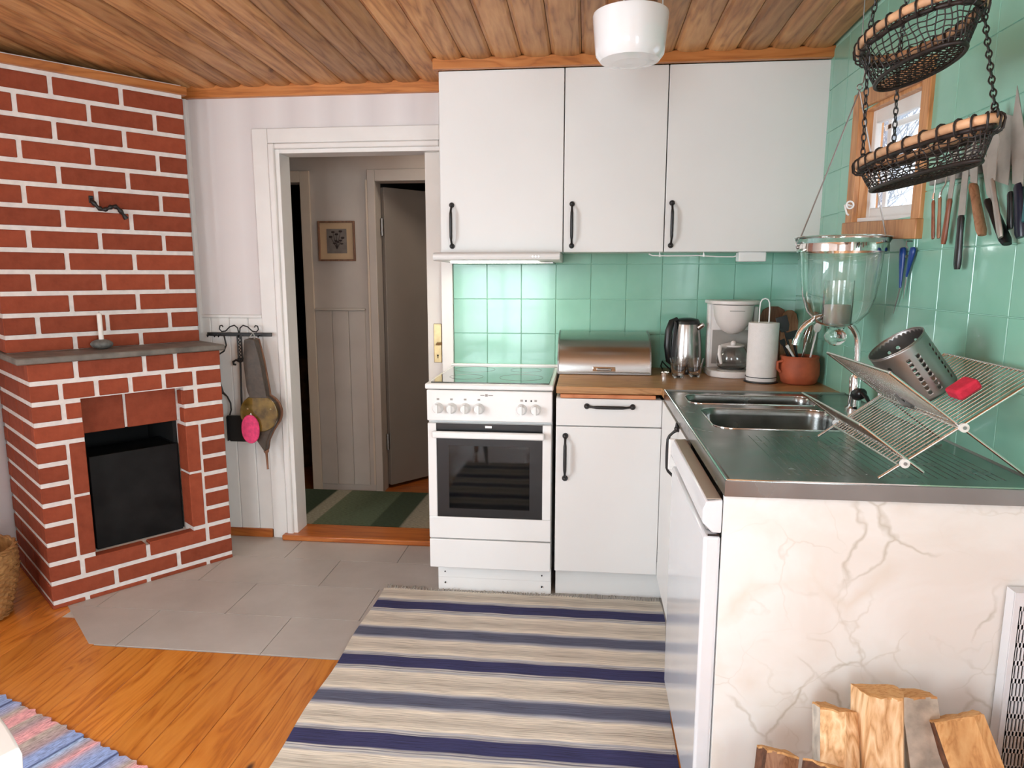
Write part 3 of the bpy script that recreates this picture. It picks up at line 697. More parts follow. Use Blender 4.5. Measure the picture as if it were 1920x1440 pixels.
# chimney core
CY = .23
MB().prism([(-.016, CY+.004), (.731, CY+.004), (.731, .44), (.38, .885), (-.016, .57)], .985, 2.16).build('mortar', MORTAR, fp, local=True)
JH = .017
def brick(x0, x1, z0, z1, y=0, dep=.05, jt=.0):
    if x1-x0 < .012: return
    return piece('brick', (round((x1-x0)*500)/500, dep, round((z1-z0)*500)/500), ((x0+x1)/2, y+dep/2+random.uniform(-.0008, .0008), (z0+z1)/2), BRICK, fp, .0025)
def row(js, z0, z1, y=0, dep=.05):
    for a_, b_ in zip(js[:-1], js[1:]):
        brick(a_+(JH/2 if a_ != js[0] else 0), b_-(JH/2 if b_ != js[-1] else 0), z0, z1, y, dep)
H = .0805
def zk(k): return .025+H*k
hj = .0090
row([0, .122, .358, .614, FW], .0, zk(0)-hj)
row([0, .234, .488, FW], zk(0)+hj, zk(1)-hj)
row([0, .116, .366, .620, FW], zk(1)+hj, zk(2)-hj)
for k in range(2, 8): brick(0, .100, zk(k)+hj, zk(k+1)-hj); brick(.624, FW, zk(k)+hj, zk(k+1)-hj)
brick(.112, .168, zk(2)+hj, .440, 0, .099); brick(.112, .168, .451, zk(8)-hj, 0, .099)
brick(.557, .613, zk(2)+hj, .440, 0, .099); brick(.557, .613, .451, zk(8)-hj, 0, .099)
brick(0, .168, zk(8)+hj, zk(9)-hj); brick(.555, FW, zk(8)+hj, zk(9)-hj)
row([0, .105, .168], zk(9)+hj, zk(10)-hj); row([.549, .612, FW], zk(9)+hj, zk(10)-hj)
row([0, .102, .226, .352, .483, .612, FW], zk(10)+hj, zk(11)-hj)
row([0, .161, .412, .537, FW], zk(11)+hj, .985)
# recessed soldier bricks above the firebox mouth and jamb bricks
for a_, b_ in ((.180, .339), (.351, .552)): brick(a_, b_, .678, .828, .078, .02)
# left side bricks
def sbrick(t0, t1, z0, z1):
    if t1-t0 > .012: piece('brick', (.05, round((t1-t0)*500)/500, round((z1-z0)*500)/500), (.025, (t0+t1)/2, (z0+z1)/2), BRICK, fp, .0025)
for k in range(-1, 12):
    z0 = 0 if k < 0 else zk(k)+hj; z1 = zk(k+1)-hj if k < 11 else .985
    js = [.049, .26, .52, .592] if k % 2 else [.049, .19, .44, .592]
    for a_, b_ in zip(js[:-1], js[1:]): sbrick(a_+(0 if a_ == js[0] else .004), b_-(0 if b_ == js[-1] else .004), z0, z1)
# chimney breast rows
UH = .0864; uz = [1.160+UH*k for k in range(-2, 12)]+[2.16]
for k in range(len(uz)-1):
    z0, z1 = max(uz[k]+hj, 1.013), uz[k+1]-hj
    if k == len(uz)-2: z1 = 2.155
    js = [-.02, .097, .352, .608, .735] if (k % 2 == 1) else [-.02, .222, .480, .735]
    row(js, z0, z1, CY)
    for a_, b_ in ((CY+.05, CY+.19), (CY+.198, .575)):
        piece('brick', (.05, b_-a_, round((z1-z0)*500)/500), (.005, (a_+b_)/2, (z0+z1)/2), BRICK, fp, .0025)
# mantel slab
mt = MB().prism([(-.036, -.022), (.748, -.022), (.748, .40), (.38, .86), (-.036, .56)], .987, 1.012)
mt.build('mantel', STONE, fp, local=True, bevel=.006)
for ch in list(fp.children): pass
# wooden cornice along the chimney breast
o = MB().box((-.06, CY-.016, 2.118), (.748, CY+.03, 2.152)).build('trim_6', TRIMW, None); o.location = FA; o.rotation_euler = fp.rotation_euler; o['kind'] = 'structure'
# fire screen
fs_ = thing('fire_screen', 'black metal fire screen box standing in the fireplace mouth', 'fire screen', (FA[0], FA[1], 0), fp.rotation_euler[2])
sm = MB().box((.197, .094, .168), (.548, .102, .572)).build('front_panel', DARKMETAL, fs_, local=True, bevel=.002)
MB().box((.197, .102, .168), (.204, .30, .572)).build('side_panel', DARKMETAL, fs_, local=True)
MB().box((.538, .102, .168), (.545, .30, .572)).build('side_panel', DARKMETAL, fs_, local=True)
MB().box((.197, .102, .560), (.548, .30, .568)).build('top_panel', DARKMETAL, fs_, local=True)
# candle and stone holder
def fpt(s, t, z): return wm(fp)@Vector((s, t, z))
p = fpt(.302, .160, 1.0125)
ch_ = thing('stone_candle_holder', 'round grey stone candle holder on the fireplace mantel', 'candle holder', p)
ms = MB().ball((0, 0, .020), .045, 24, 14, (1, .85, .46)); ms.lathe([(.011, .033), (.015, .036), (.015, .040), (.0105, .040)], 16)
ms.build('stone_body', ROCK, ch_, local=True, smooth=50)
cd_ = thing('slim_candle', 'slim white candle burnt down in the stone holder on the mantel', 'candle', p+Vector((0, 0, .039)))
MB().lathe([(.0098, 0), (.0095, .108), (.006, .112)], 16).build('wax_stick', WAXW, cd_, local=True, smooth=50)
MB().tube([(0, 0, .11), (.001, 0, .118)], .001, 5).build('wick', BLACK, cd_, local=True)
# damper hook
hk = thing('damper_handle', 'twisted dark iron handle curling out of the chimney bricks', 'handle', fpt(.405, .23, 1.592), fp.rotation_euler[2])
pts = []
for i in range(22):
    t_ = i/21; pts.append((-.075+.125*t_, -.016-.012*sin(pi*t_), .032-.052*t_+.018*sin(t_*2.2*pi)*-1))
MB().tube([(-.075, .0, .045)]+pts, [.005]+[.0085+.0028*sin(i*1.9) for i in range(22)], 8).build('twisted_bar', BLACK, hk, local=True, smooth=60)
MB().box((-.084, -.006, .026), (-.066, .0, .056)).build('wall_plate', BLACK, hk, local=True, bevel=.002)

# ------------------------------------------------------------------ fireplace tools on the wall
def scroll(cx, cz, r0, turns, a0, dr, n=18):
    return [(cx+(r0-dr*i/n)*cos(a0+turns*2*pi*i/n), cz+(r0-dr*i/n)*sin(a0+turns*2*pi*i/n)) for i in range(n+1)]
rk = thing('fire_tool_rack', 'black wrought iron tool rack with scrolls on the white wainscot', 'tool rack', (-2.60, -.02, 1.037))
MB().box((-2.765, -.052, 1.028), (-2.438, -.044, 1.046)).build('rail', BLACK, rk, bevel=.002)
MB().box((-2.68, -.044, 1.03), (-2.66, -.012, 1.044)).box((-2.53, -.044, 1.03), (-2.51, -.02, 1.044)).build('bracket', BLACK, rk)
for sx_ in (-1, 1):
    pts = [(-2.603+sx_*.002, -.048, 1.044), (-2.603+sx_*.006, -.048, 1.068), (-2.603+sx_*.022, -.048, 1.081), (-2.603+sx_*.045, -.048, 1.074), (-2.603+sx_*.068, -.048, 1.053), (-2.603+sx_*.088, -.048, 1.050), (-2.603+sx_*.099, -.048, 1.062), (-2.603+sx_*.095, -.048, 1.078), (-2.603+sx_*.084, -.048, 1.080), (-2.603+sx_*.080, -.048, 1.072)]
    MB().tube(pts, .0032, 8).build('scroll', BLACK, rk, smooth=60)
for x_ in (-2.755, -2.72, -2.70, -2.60, -2.50):
    MB().tube([(x_, -.052, 1.034), (x_, -.066, 1.026), (x_, -.070, 1.036)], .0028, 6).build('hook', BLACK, rk, smooth=60)
sh = thing('fire_shovel', 'black iron fire shovel hanging from the rack', 'shovel', (-2.60, -.06, .62))
MB().tube([(-2.607, -.060, 1.034), (-2.607, -.060, .92)], .004, 6).tube([(-2.588, -.060, 1.034), (-2.588, -.060, .92)], .004, 6).box((-2.611, -.064, .915), (-2.584, -.056, .925)).box((-2.610, -.063, 1.022), (-2.586, -.057, 1.034)).build('handle_loop', BLACK, sh, smooth=40)
tw = [(-2.598+.004*cos(i*1.6), -.060+.004*sin(i*1.6), 1.02-.1*i/24) for i in range(25)]
MB().tube(tw, .0026, 6).build('handle_twist', BLACK, sh, smooth=60)
for sx_ in (-1, 1):
    MB().tube([(-2.600, -.06, .905), (-2.600+sx_*.02, -.062, .914), (-2.600+sx_*.034, -.062, .905), (-2.600+sx_*.032, -.062, .892), (-2.600+sx_*.022, -.062, .892)], .0055, 8).build('shoulder_scroll', BLACK, sh, smooth=60)
MB().tube([(-2.599, -.06, .915), (-2.608, -.06, .63)], .0048, 8).build('shaft', BLACK, sh, smooth=60)
bl = MB(); w_, h_ = .061, .128
bl.prism([(-2.622-.052, .640), (-2.622+.050, .640), (-2.622+.058, .632), (-2.622+.060, .515), (-2.622+.050, .507), (-2.622-.054, .507), (-2.622-.062, .515), (-2.622-.060, .632)], -.058, -.055, axis='y')
bl.box((-2.684, -.074, .512), (-2.681, -.055, .634)).box((-2.565, -.074, .512), (-2.562, -.055, .634)).box((-2.68, -.076, .634), (-2.564, -.055, .640))
bl.build('blade', BLACK, sh, bevel=.001)
pk = thing('fire_poker', 'black iron poker with a curved hook behind the fireplace edge', 'poker', (-2.71, -.05, .7))
MB().tube([(-2.702, -.056, 1.034), (-2.676, -.056, 1.03), (-2.668, -.056, .985), (-2.682, -.056, .955), (-2.708, -.056, .940), (-2.712, -.056, .92), (-2.712, -.056, .80), (-2.700, -.056, .745)], [.003, .004, .004, .004, .004, .004, .004, .006], 8).build('shaft', BLACK, pk, smooth=60)
MB().tube([(-2.700, -.056, .75), (-2.680, -.056, .732), (-2.665, -.056, .70), (-2.664, -.056, .665), (-2.676, -.056, .63), (-2.690, -.056, .585)], [.006, .004, .004, .004, .004, .002], 8).build('curved_hook', BLACK, pk, smooth=60)
# bellows
bw = thing('fire_bellows', 'round varnished wooden bellows with brown leather and iron nozzle hanging from the rack', 'bellows', (-2.48, -.07, .70))
def bell_outline(sc=1.0):
    pts = []
    for i in range(29):
        a = radians(-62)+radians(304)*i/28
        pts.append((-2.482+.098*sc*cos(a), .668+.092*sc*sin(a)))
    return pts
def teardrop(sc):
    o_ = []
    for a in [radians(x_) for x_ in range(-35, 65, 9)]: o_.append((-2.482+.098*sc*cos(a), .668+.094*sc*sin(a)))
    o_ += [(-2.482+.042*sc, .775), (-2.482+.038*sc, .80), (-2.494+.034*sc, .92), (-2.503+.022*sc, 1.020), (-2.507, 1.028), (-2.512-.022*sc, 1.020), (-2.505-.040*sc, .92), (-2.490-.048*sc, .80), (-2.490-.044*sc, .775)]
    for a in [radians(x_) for x_ in range(116, 216, 9)]: o_.append((-2.482+.098*sc*cos(a), .668+.094*sc*sin(a)))
    o_ += [(-2.482-.040*sc, .565), (-2.482-.020, .525), (-2.482+.010, .48), (-2.482+.018, .48), (-2.482+.028, .53), (-2.482+.052*sc, .575)]
    return o_
MB().prism(teardrop(1.0), -.060, -.048, axis='y').build('back_board', CUTW, bw, bevel=.002)
MB().prism(teardrop(.93), -.092, -.060, axis='y').build('leather_fold', LEATHER, bw, bevel=.008)
fb = MB().prism([(-2.482+.094*cos(a), .668+.090*sin(a)) for a in [2*pi*i/40 for i in range(40)]], -.104, -.092, axis='y').build('front_board', AMBER, bw, bevel=.003)
MB().prism([q_ for q_ in teardrop(.97) if q_[1] > .735], -.105, -.0925, axis='y').build('front_grip', LEATHER, bw, bevel=.003)
MB().lathe([(.012, 0), (.012, .012), (.006, .02), (.0045, .095), (.006, .098)], 14, (-2.482+.013, -.074, .485), (.03, 0, -1)).build('nozzle', CUTW, bw, smooth=40)
for (x_, z_) in ((-2.535, .69), (-2.54, .655), (-2.42, .69)): MB().ball((x_, -.106, z_), .005, 10, 6, (1, .5, 1)).build('stud', BRASS, fb)
MB().tube([(-2.515, -.075, 1.010), (-2.512, -.080, 1.035), (-2.503, -.070, 1.052), (-2.495, -.075, 1.035), (-2.498, -.078, 1.010)], .003, 6).build('hanging_cord', STONEL, bw, smooth=60)
bw.location.y -= .036
pd = thing('pink_felt_pad', 'bright pink oval pad hanging in front of the bellows', 'pad', (-2.525, -.115, .60))
po = [(-2.520+.046*cos(a)*(1 if abs(cos(a)) < .9 else .97), .594+.070*sin(a)) for a in [2*pi*i/26 for i in range(26)]]
MB().prism(po, -.124, -.110, axis='y').build('pad', PINK, pd, bevel=.005)
MB().tube([(-2.520, -.117, .648), (-2.518, -.117, .664), (-2.514, -.117, .672), (-2.511, -.117, .664), (-2.514, -.117, .648)], .0022, 6).build('loop', PAPER, pd, smooth=60)
pd.location.y -= .036

# ================================================================== KITCHEN
def bow_handle(name, parent, p0, p1, out, h=.028, r=.0055, mat=None):
    """wrought bow handle from p0 to p1, standing off along out"""
    p0, p1, out = Vector(p0), Vector(p1), Vector(out); ax = (p1-p0).normalized(); n = 14
    pts, rs = [], []
    for i in range(n+1):
        t_ = i/n; e = min(t_, 1-t_)
        off = h*min(1, sin(min(1, e*5)*pi/2))
        pts.append(p0.lerp(p1, t_)+out*(off+.002*sin(pi*t_))); rs.append(r*(1.45 if e < .04 else (.85 if e < .18 else 1.0+.25*sin(pi*t_))))
    mb = MB().tube([p0]+pts[0:]+[p1], [r*1.5]+rs+[r*1.5], 8)
    for q in (p0, p1): mb.cyl(q, q+out*.004, r*2.1, seg=12); mb.ball(q+out*.006, r*1.7, 10, 6)
    return mb.build(name, mat or BLACK, parent, smooth=60)
# --- stove
SX0, SX1, SYF = -1.561, -1.062, -.578
st = thing('electric_stove', 'white freestanding electric stove with black glass oven door', 'stove', (-1.31, -.3, 0))
MB().box((SX0, -.545, .130), (SX1, -.012, .872)).build('body', WHITEG, st, bevel=.004)
MB().box((SX0+.02, -.505, .0), (SX1-.002, -.03, .130)).build('plinth', WHITEG, st)
MB().box((SX0+.02, -.509, .058), (SX1-.002, -.505, .128)).build('plinth_cover', WHITEG, st, bevel=.002)
for x_ in (SX0+.05, SX1-.04):
    for z_ in (.034, .084): MB().cyl((x_, -.504 if z_ < .05 else -.508, z_), (x_, -.511, z_), .0032).build('screw', BLACKP, st)
# hob frame
hb = MB().box((SX0-.008, -.572, .874), (SX1+.004, -.010, .8965)).build('hob_frame', WHITEG, st, bevel=.006)
MB().box((SX0+.012, -.546, .8965), (SX1-.014, -.035, .9005)).build('ceramic_glass', HOBG, hb, bevel=.001)
MB().box((SX0-.008, -.030, .8965), (SX1+.004, -.010, .908)).build('rear_lip', WHITEG, hb, bevel=.003)
ringm = plain('hob_ring_print', (.16, .16, .16), .2)
for x_, y_, r_ in ((-1.43, -.40, .07), (-1.20, -.40, .09), (-1.43, -.17, .09), (-1.20, -.17, .07)):
    MB().tube([(x_+r_*cos(a), y_+r_*sin(a), .9004) for a in [2*pi*i/40 for i in range(40)]], .0008, 4, True).build('zone_ring', ringm, hb)
# control panel
cp = MB().box((SX0, SYF+.002, .748), (SX1, -.545, .872)).build('control_panel', WHITEG, st, bevel=.004)
for x_ in (-1.515, -1.461, -1.406, -1.351, -1.182, -1.127):
    mb = MB().lathe([(.022, 0), (.021, .006), (.0185, .010), (.0175, .022), (.015, .026)], 24, (x_, SYF+.001, .800), (0, -1, 0))
    mb.box((x_-.004, SYF-.036, .784), (x_+.004, SYF-.02, .818))
    mb.build('knob', WHITEG, cp, smooth=35)
    MB().box((x_-.005, SYF+.0005, .832), (x_+.005, SYF+.002, .839)).build('dial_mark', GREYP, cp)
for x_ in (-1.165, -1.144): MB().cyl((x_, SYF+.003, .835), (x_, SYF-.0005, .835), .0035).build('pilot_light', BLACKP, cp)
lg = MB().box((-1.345, SYF+.0005, .8525), (-1.329, SYF+.002, .8555)).box((-1.326, SYF+.0005, .849), (-1.316, SYF+.002, .859)).box((-1.313, SYF+.0005, .8525), (-1.295, SYF+.002, .8555))
lg.build('logo', GREYP, cp)
# oven door with cavity
od = MB()
y0, y1 = SYF, -.548
od.box((SX0+.002, y0, .259), (SX1-.002, y1, .350)); od.box((SX0+.002, y0, .350), (-1.524, y1, .738)); od.box((-1.099, y0, .350), (SX1-.002, y1, .738))
od.box((-1.524, y0+.006, .716), (-1.099, y1, .738))
d_ = od.build('oven_door', WHITEG, st, bevel=.003)
MB().box((-1.524, y0+.001, .714), (-1.099, y0+.006, .738)).build('vent_slot', BLACKP, d_)
MB().box((-1.327, y0-.0005, .722), (-1.300, y0+.001, .732)).build('maker_badge', SILVER, d_, bevel=.001)
MB().box((-1.535, y0-.034, .684), (-1.090, y0-.016, .712)).build('door_handle', WHITEG, d_, bevel=.006)
for x_ in (-1.528, -1.106): MB().box((x_, y0-.022, .688), (x_+.012, y0+.002, .698)).build('handle_post', WHITEG, d_)
g = MB(); bx0, bx1, bz0, bz1 = -1.524, -1.099, .350, .716; gx0, gx1, gz0, gz1 = -1.476, -1.150, .386, .648
g.box((bx0, y0+.004, bz0), (bx1, y0+.009, gz0)).box((bx0, y0+.004, gz1), (bx1, y0+.009, bz1)).box((bx0, y0+.004, gz0), (gx0, y0+.009, gz1)).box((gx1, y0+.004, gz0), (bx1, y0+.009, gz1))
g.build('black_glass_frame', BLACKP, d_)
MB().box((gx0, y0+.004, gz0), (gx1, y0+.008, gz1)).build('oven_window', DARKPANE, d_)
OVEN = plain('oven_enamel', (.13, .125, .12), .4, var=.2)
cv = MB().box((gx0-.01, -.16, gz0-.03), (gx1+.01, -.155, gz1+.03)).box((gx0-.012, -.545, gz0-.03), (gx0-.008, -.155, gz1+.03)).box((gx1+.008, -.545, gz0-.03), (gx1+.012, -.155, gz1+.03)).box((gx0-.01, -.545, gz0-.032), (gx1+.01, -.155, gz0-.028))
# oven cavity sits inside the hollow part of the body: body front is opened by moving it back
cv.build('oven_cavity', OVEN, st)
for y_ in [-.52+.03*i for i in range(10)]: MB().cyl((gx0, y_, .513), (gx1, y_, .513), .0018, seg=6).build('rack_rod', STEELWIRE, st)
MB().box((SX0+.002, SYF, .132), (SX1-.002, -.548, .254)).build('storage_drawer', WHITEG, st, bevel=.003)
# --- base cabinet
bc = thing('base_cabinet', 'narrow white base cabinet with one drawer right of the stove', 'cabinet', (-.84, -.3, 0))
MB().box((-1.046, -.575, .148), (-.648, -.012, .853)).build('carcass', WHITE, bc)
MB().box((-1.046, -.488, .0), (-.600, -.470, .148)).build('kickboard', WHITE, bc)
d1 = MB().box((-1.046, -.596, .745), (-.643, -.577, .8515)).build('drawer', WHITE, bc, bevel=.002)
bow_handle('handle', d1, (-.928, -.596, .823), (-.754, -.596, .823), (0, -1, 0), .024, .0054)
d2 = MB().box((-1.046, -.596, .148), (-.643, -.577, .741)).build('door', WHITE, bc, bevel=.002)
bow_handle('handle', d2, (-1.009, -.596, .534), (-1.009, -.596, .704), (0, -1, 0), .026, .0056)
pb = thing('pull_out_board', 'thin reddish wooden pull-out board under the worktop', 'board', (-.84, -.3, .862))
MB().box((-1.030, -.602, .8545), (-.668, -.05, .8690)).build('board', BOARDW, pb, bevel=.002)
# --- corner cabinet whose door faces left
cc = thing('corner_cabinet', 'white corner cabinet under the sink with its door facing the rug', 'cabinet', (-.35, -.9, 0))
MB().box((-.628, -1.235, .148), (-.012, -.60, .70)).build('carcass', WHITE, cc)
MB().box((-.600, -1.235, 0), (-.585, -.521, .148)).build('kickboard', WHITE, cc)
MB().box((-.642, -.612, .148), (-.628, -.598, .853)).build('filler', WHITE, cc)
MB().box((-.628, -.612, .70), (-.612, -.598, .853)).build('filler', WHITE, cc)
d3 = MB().box((-.6445, -1.238, .148), (-.6285, -.616, .853)).build('door', WHITE, cc, bevel=.002)
bow_handle('handle', d3, (-.6445, -1.085, .690), (-.6445, -1.085, .850), (-1, 0, 0), .030, .0052)
for z_ in (.684, .856): MB().lathe([(.002, -.014), (.0065, 0), (.002, .014)], 8, (-.650, -1.085, z_), (-.2, 0, 1)).build('handle_tip', BLACK, d3, smooth=50)
MB().box((-.676, -1.106, .722), (-.6465, -1.094, .822)).build('child_lock', WHITEG, d3, bevel=.005, label='white plastic catch behind the handle')
# --- dishwasher
AX = -.682
dw = thing('dishwasher', 'white built-in dishwasher with a recessed grip beside the marble end panel', 'dishwasher', (-.35, -1.5, 0))
MB().box((-.645, -1.785, .10), (-.02, -1.245, .70)).build('body', APPL, dw)
MB().box((-.62, -1.785, .0), (-.60, -1.245, .10)).build('kickboard', APPL, dw)
MB().box((AX, -1.796, .10), (-.646, -1.245, .776)).build('door', APPL, dw, bevel=.007, bseg=3)
cpn = MB().prism([(AX-.004, .806), (AX-.004, .835), (AX+.003, .853), (-.646, .857), (-.646, .784), (AX+.018, .784)], -1.797, -1.245, axis='y').build('control_strip', APPL, dw, bevel=.003)
MB().box((AX+.012, -1.760, .779), (-.648, -1.30, .806)).build('grip_recess', GREYP, dw)
MB().box((-.674, -1.7975, .7775), (-.650, -1.795, .7815)).build('door_gap', BLACKP, dw)
MB().box((AX+.004, -1.79, .8565), (-.648, -1.26, .8580)).build('top_strip', plain('beige_top_strip', (.42, .34, .27), .3), cpn)
# --- marble end panel
ep = MB().box((-.6445, -1.800, 0), (-.003, -1.790, .8685)).build('end_panel', MARBLE, None, bevel=.001)
tag(ep, 'cream marble-patterned end panel below the steel counter', 'panel')
# --- worktop
wt = MB().prism([(-1.046, -.600), (-.648, -.600), (-.648, -.668), (-.003, -.668), (-.003, -.008), (-1.046, -.008)], .871, .899).build('worktop', TOPW, None, bevel=.003)
tag(wt, 'oiled wooden worktop running into the corner behind the sink', 'worktop')
# --- steel counter with two basins
sk = thing('steel_sink_counter', 'long stainless steel counter with two basins and drainboard', 'sink', (-.32, -1.24, .87))
def deck():
    bm = bmesh.new(); z = .901
    def loop(pts):
        vs_ = [bm.verts.new((p[0], p[1], z)) for p in pts]
        return [bm.edges.new((vs_[i], vs_[(i+1) % len(vs_)])) for i in range(len(vs_))]
    outer = [(-.632, -1.792), (-.016, -1.792), (-.016, -.684), (-.632, -.684)]
    es = loop(outer)
    B = [rrect(-.590, -.925, -.165, -.752, .045), rrect(-.575, -1.300, -.190, -1.000, .055)]
    for b_ in B: es += loop(b_)
    bmesh.ops.triangle_fill(bm, edges=es, use_beauty=True)
    for f in list(bm.faces):
        c_ = f.calc_center_median()
        def inside(b_):
            r_ = False
            for i in range(len(b_)):
                x1_, y1_ = b_[i]; x2_, y2_ = b_[i-1]
                if (y1_ > c_.y) != (y2_ > c_.y) and c_.x < (x2_-x1_)*(c_.y-y1_)/(y2_-y1_)+x1_: r_ = not r_
            return r_
        if any(inside(b_) for b_ in B): bm.faces.remove(f)
    mb = MB(); bm.verts.ensure_lookup_table(); bm.verts.index_update()
    mb.add([v_.co.copy() for v_ in bm.verts], [tuple(v_.index for v_ in f.verts) for f in bm.faces]); bm.free()
    return mb, B
dk, BAS = deck()
# raised rolled rim and front apron
rim = rrect(-.6445, -1.812, -.004, -.670, .006, 2)
O2 = [(-.632, -1.792), (-.016, -1.792), (-.016, -.684), (-.632, -.684)]
O1 = [(-.640, -1.806), (-.008, -1.806), (-.008, -.674), (-.640, -.674)]
O0 = [(-.6465, -1.812), (-.002, -1.812), (-.002, -.669), (-.6465, -.669)]
vs_ = [(*p_, .901) for p_ in O2]+[(*p_, .906) for p_ in O1]+[(*p_, .903) for p_ in O0]+[(*p_, .870) for p_ in O0]
dk.add(vs_, [(k*4+i, k*4+(i+1) % 4, (k+1)*4+(i+1) % 4, (k+1)*4+i) for k in range(3) for i in range(4)])
dk.build('deck', STEEL, sk, smooth=30)
mbr = MB().tube([(-.6435, -1.809, .9048), (-.004, -1.809, .9048)], .0022, 6).tube([(-.6435, -1.809, .9048), (-.6435, -.672, .9048)], .0018, 6)
mbr.build('rolled_edge', CHROME, sk)
for nm, b_, dp in (('far', BAS[0], .14), ('near', BAS[1], .16)):
    mb = MB(); n = len(b_); cx = sum(p_[0] for p_ in b_)/n; cy = sum(p_[1] for p_ in b_)/n
    lv = [(1.0, .901), (.985, .896), (.975, .88), (.95, .901-dp+.03), (.90, .901-dp+.008), (.82, .901-dp), (.10, .901-dp-.003)]
    vs_ = [(cx+(p_[0]-cx)*s_, cy+(p_[1]-cy)*s_, z_) for s_, z_ in lv for p_ in b_]
    fs = [(k*n+i, k*n+(i+1) % n, (k+1)*n+(i+1) % n, (k+1)*n+i) for k in range(len(lv)-1) for i in range(n)]+[tuple(range((len(lv)-1)*n, len(lv)*n))]
    mb.add(vs_, fs)
    bo = mb.build('basin', STEEL, sk, smooth=50)
    MB().lathe([(.034, .004), (.030, .005), (.026, .001), (.004, .001)], 24, (cx, cy, .901-dp-.001)).build('drain', CHROME, bo, smooth=40)
    MB().tube([(p_[0], p_[1], .9015) for p_ in b_], .0022, 6, True).build('basin_rim', CHROME, bo, smooth=60)
for i in range(24):
    x_ = -.50+.019*i
    if x_ < -.06: MB().prism([(-1.745, .9010), (-1.735, .9018), (-1.38, .9018), (-1.37, .9010)], x_-.003, x_+.003, axis='x').build('drain_rib', STEEL, sk)
# --- faucet
fc = thing('kitchen_faucet', 'tall chrome gooseneck faucet with black lever behind the sink', 'faucet', (-.09, -.975, .901))
MB().lathe([(.026, 0), (.026, .006), (.019, .012), (.017, .05), (.019, .10), (.015, .112)], 22).build('body', CHROME, fc, local=True, smooth=40)
pts = [(0, 0, .10), (.0, 0, .17), (-.002, 0, .20)]
for i in range(1, 15):
    a = pi*i/14*.94; pts.append((-.095+.093*cos(a), -.0, .205+.088*sin(a)))
MB().tube(pts, .0095, 12).build('gooseneck', CHROME, fc, local=True, smooth=60)
MB().cyl(pts[-1], Vector(pts[-1])+Vector((-.004, 0, -.018)), .0115).build('spout_tip', CHROME, fc, local=True, smooth=40)
MB().lathe([(.018, 0), (.020, .01), (.016, .035), (.011, .04)], 18, (.0, -.01, .05), (.15, -.9, .25)).build('mixer_head', BLACKP, fc, local=True, smooth=40)
MB().tube([(.004, -.045, .062), (.012, -.062, .050), (.018, -.075, .030)], [.009, .008, .006], 10, flat=.6).build('lever', BLACKP, fc, local=True, smooth=50)

# --- upper cabinets
YU = -.274; UZ0, UZ1 = 1.4157, 2.146
for (xa, xb, lab, hx) in ((-1.557, -1.038, 'white upper cabinet above the cooker hood, leftmost of the three', -1.508), (-1.037, -.6235, 'narrow white upper cabinet in the middle of the three', -1.002), (-.6225, -.004, 'wide white upper cabinet against the green side wall', -.596)):
    u_ = thing('upper_cabinet', lab, 'cabinet', ((xa+xb)/2, -.13, UZ0), 0, 'white upper cabinets')
    MB().box((xa+.001, YU+.020, UZ0+.002), (xb-.001, -.012, UZ1)).build('carcass', WHITE, u_)
    dd = MB().box((xa+.001, YU, UZ0), (xb-.002, YU+.018, UZ1)).build('door', WHITE, u_, bevel=.002)
    bow_handle('handle', dd, (hx, YU, UZ0+.026), (hx, YU, UZ0+.196), (0, -1, 0), .026, .0054)
# --- cooker hood
ho = thing('cooker_hood', 'slim white cooker hood with a lit lamp under the left cabinet', 'cooker hood', (-1.30, -.2, 1.39))
MB().prism([(-.012, 1.414), (-.36, 1.414), (-.385, 1.412), (-.397, 1.404), (-.400, 1.394), (-.394, 1.384), (-.380, 1.379), (-.012, 1.376)], -1.566, -1.046, axis='x').build('body', WHITE, ho, bevel=.002)
ls = MB().prism([(-.365, 1.377), (-.26, 1.377), (-.265, 1.371), (-.36, 1.371)], -1.50, -1.14, axis='x').build('lamp_diffuser', LAMPON, ho, bevel=.001)
MB().box((-1.52, -.24, 1.370), (-1.08, -.03, 1.376)).build('grease_filter', STEELD, ho)
for x_ in (-1.155, -1.143, -1.131): MB().cyl((x_, -.398, 1.395), (x_, -.402, 1.395), .0045).build('switch_button', WHITEG, ho, smooth=40)
area('hood_lamp_light', (-1.32, -.25, 1.36), (0, 0, 0), .34, .08, .75, (1, .95, .72))
# --- wire rail and socket box under the right cabinet
ra = thing('wire_rail', 'thin white wire rail under the right upper cabinet', 'rail', (-.5, -.2, 1.40))
MB().tube([(-.68, -.235, 1.409), (-.665, -.238, 1.402), (-.60, -.238, 1.4005), (-.47, -.238, 1.4015), (-.40, -.238, 1.397), (-.335, -.238, 1.396), (-.322, -.238, 1.400)], .0026, 8).build('wire', WHITEG, ra, smooth=60)
for x_ in (-.635, -.455): MB().tube([(x_, -.238, 1.402), (x_, -.238, 1.4157)], .0022, 6).box((x_-.004, -.243, 1.397), (x_+.004, -.233, 1.406)).build('clip', WHITEG, ra)
sb = thing('socket_box', 'white plastic junction box under the right upper cabinet', 'socket', (-.26, -.23, 1.3985))
MB().box((-.318, -.262, 1.376), (-.208, -.20, 1.4157)).build('housing', WHITEG, sb, bevel=.004)
MB().box((-.300, -.263, 1.390), (-.226, -.2615, 1.404)).build('cover_slot', WHITE, sb)

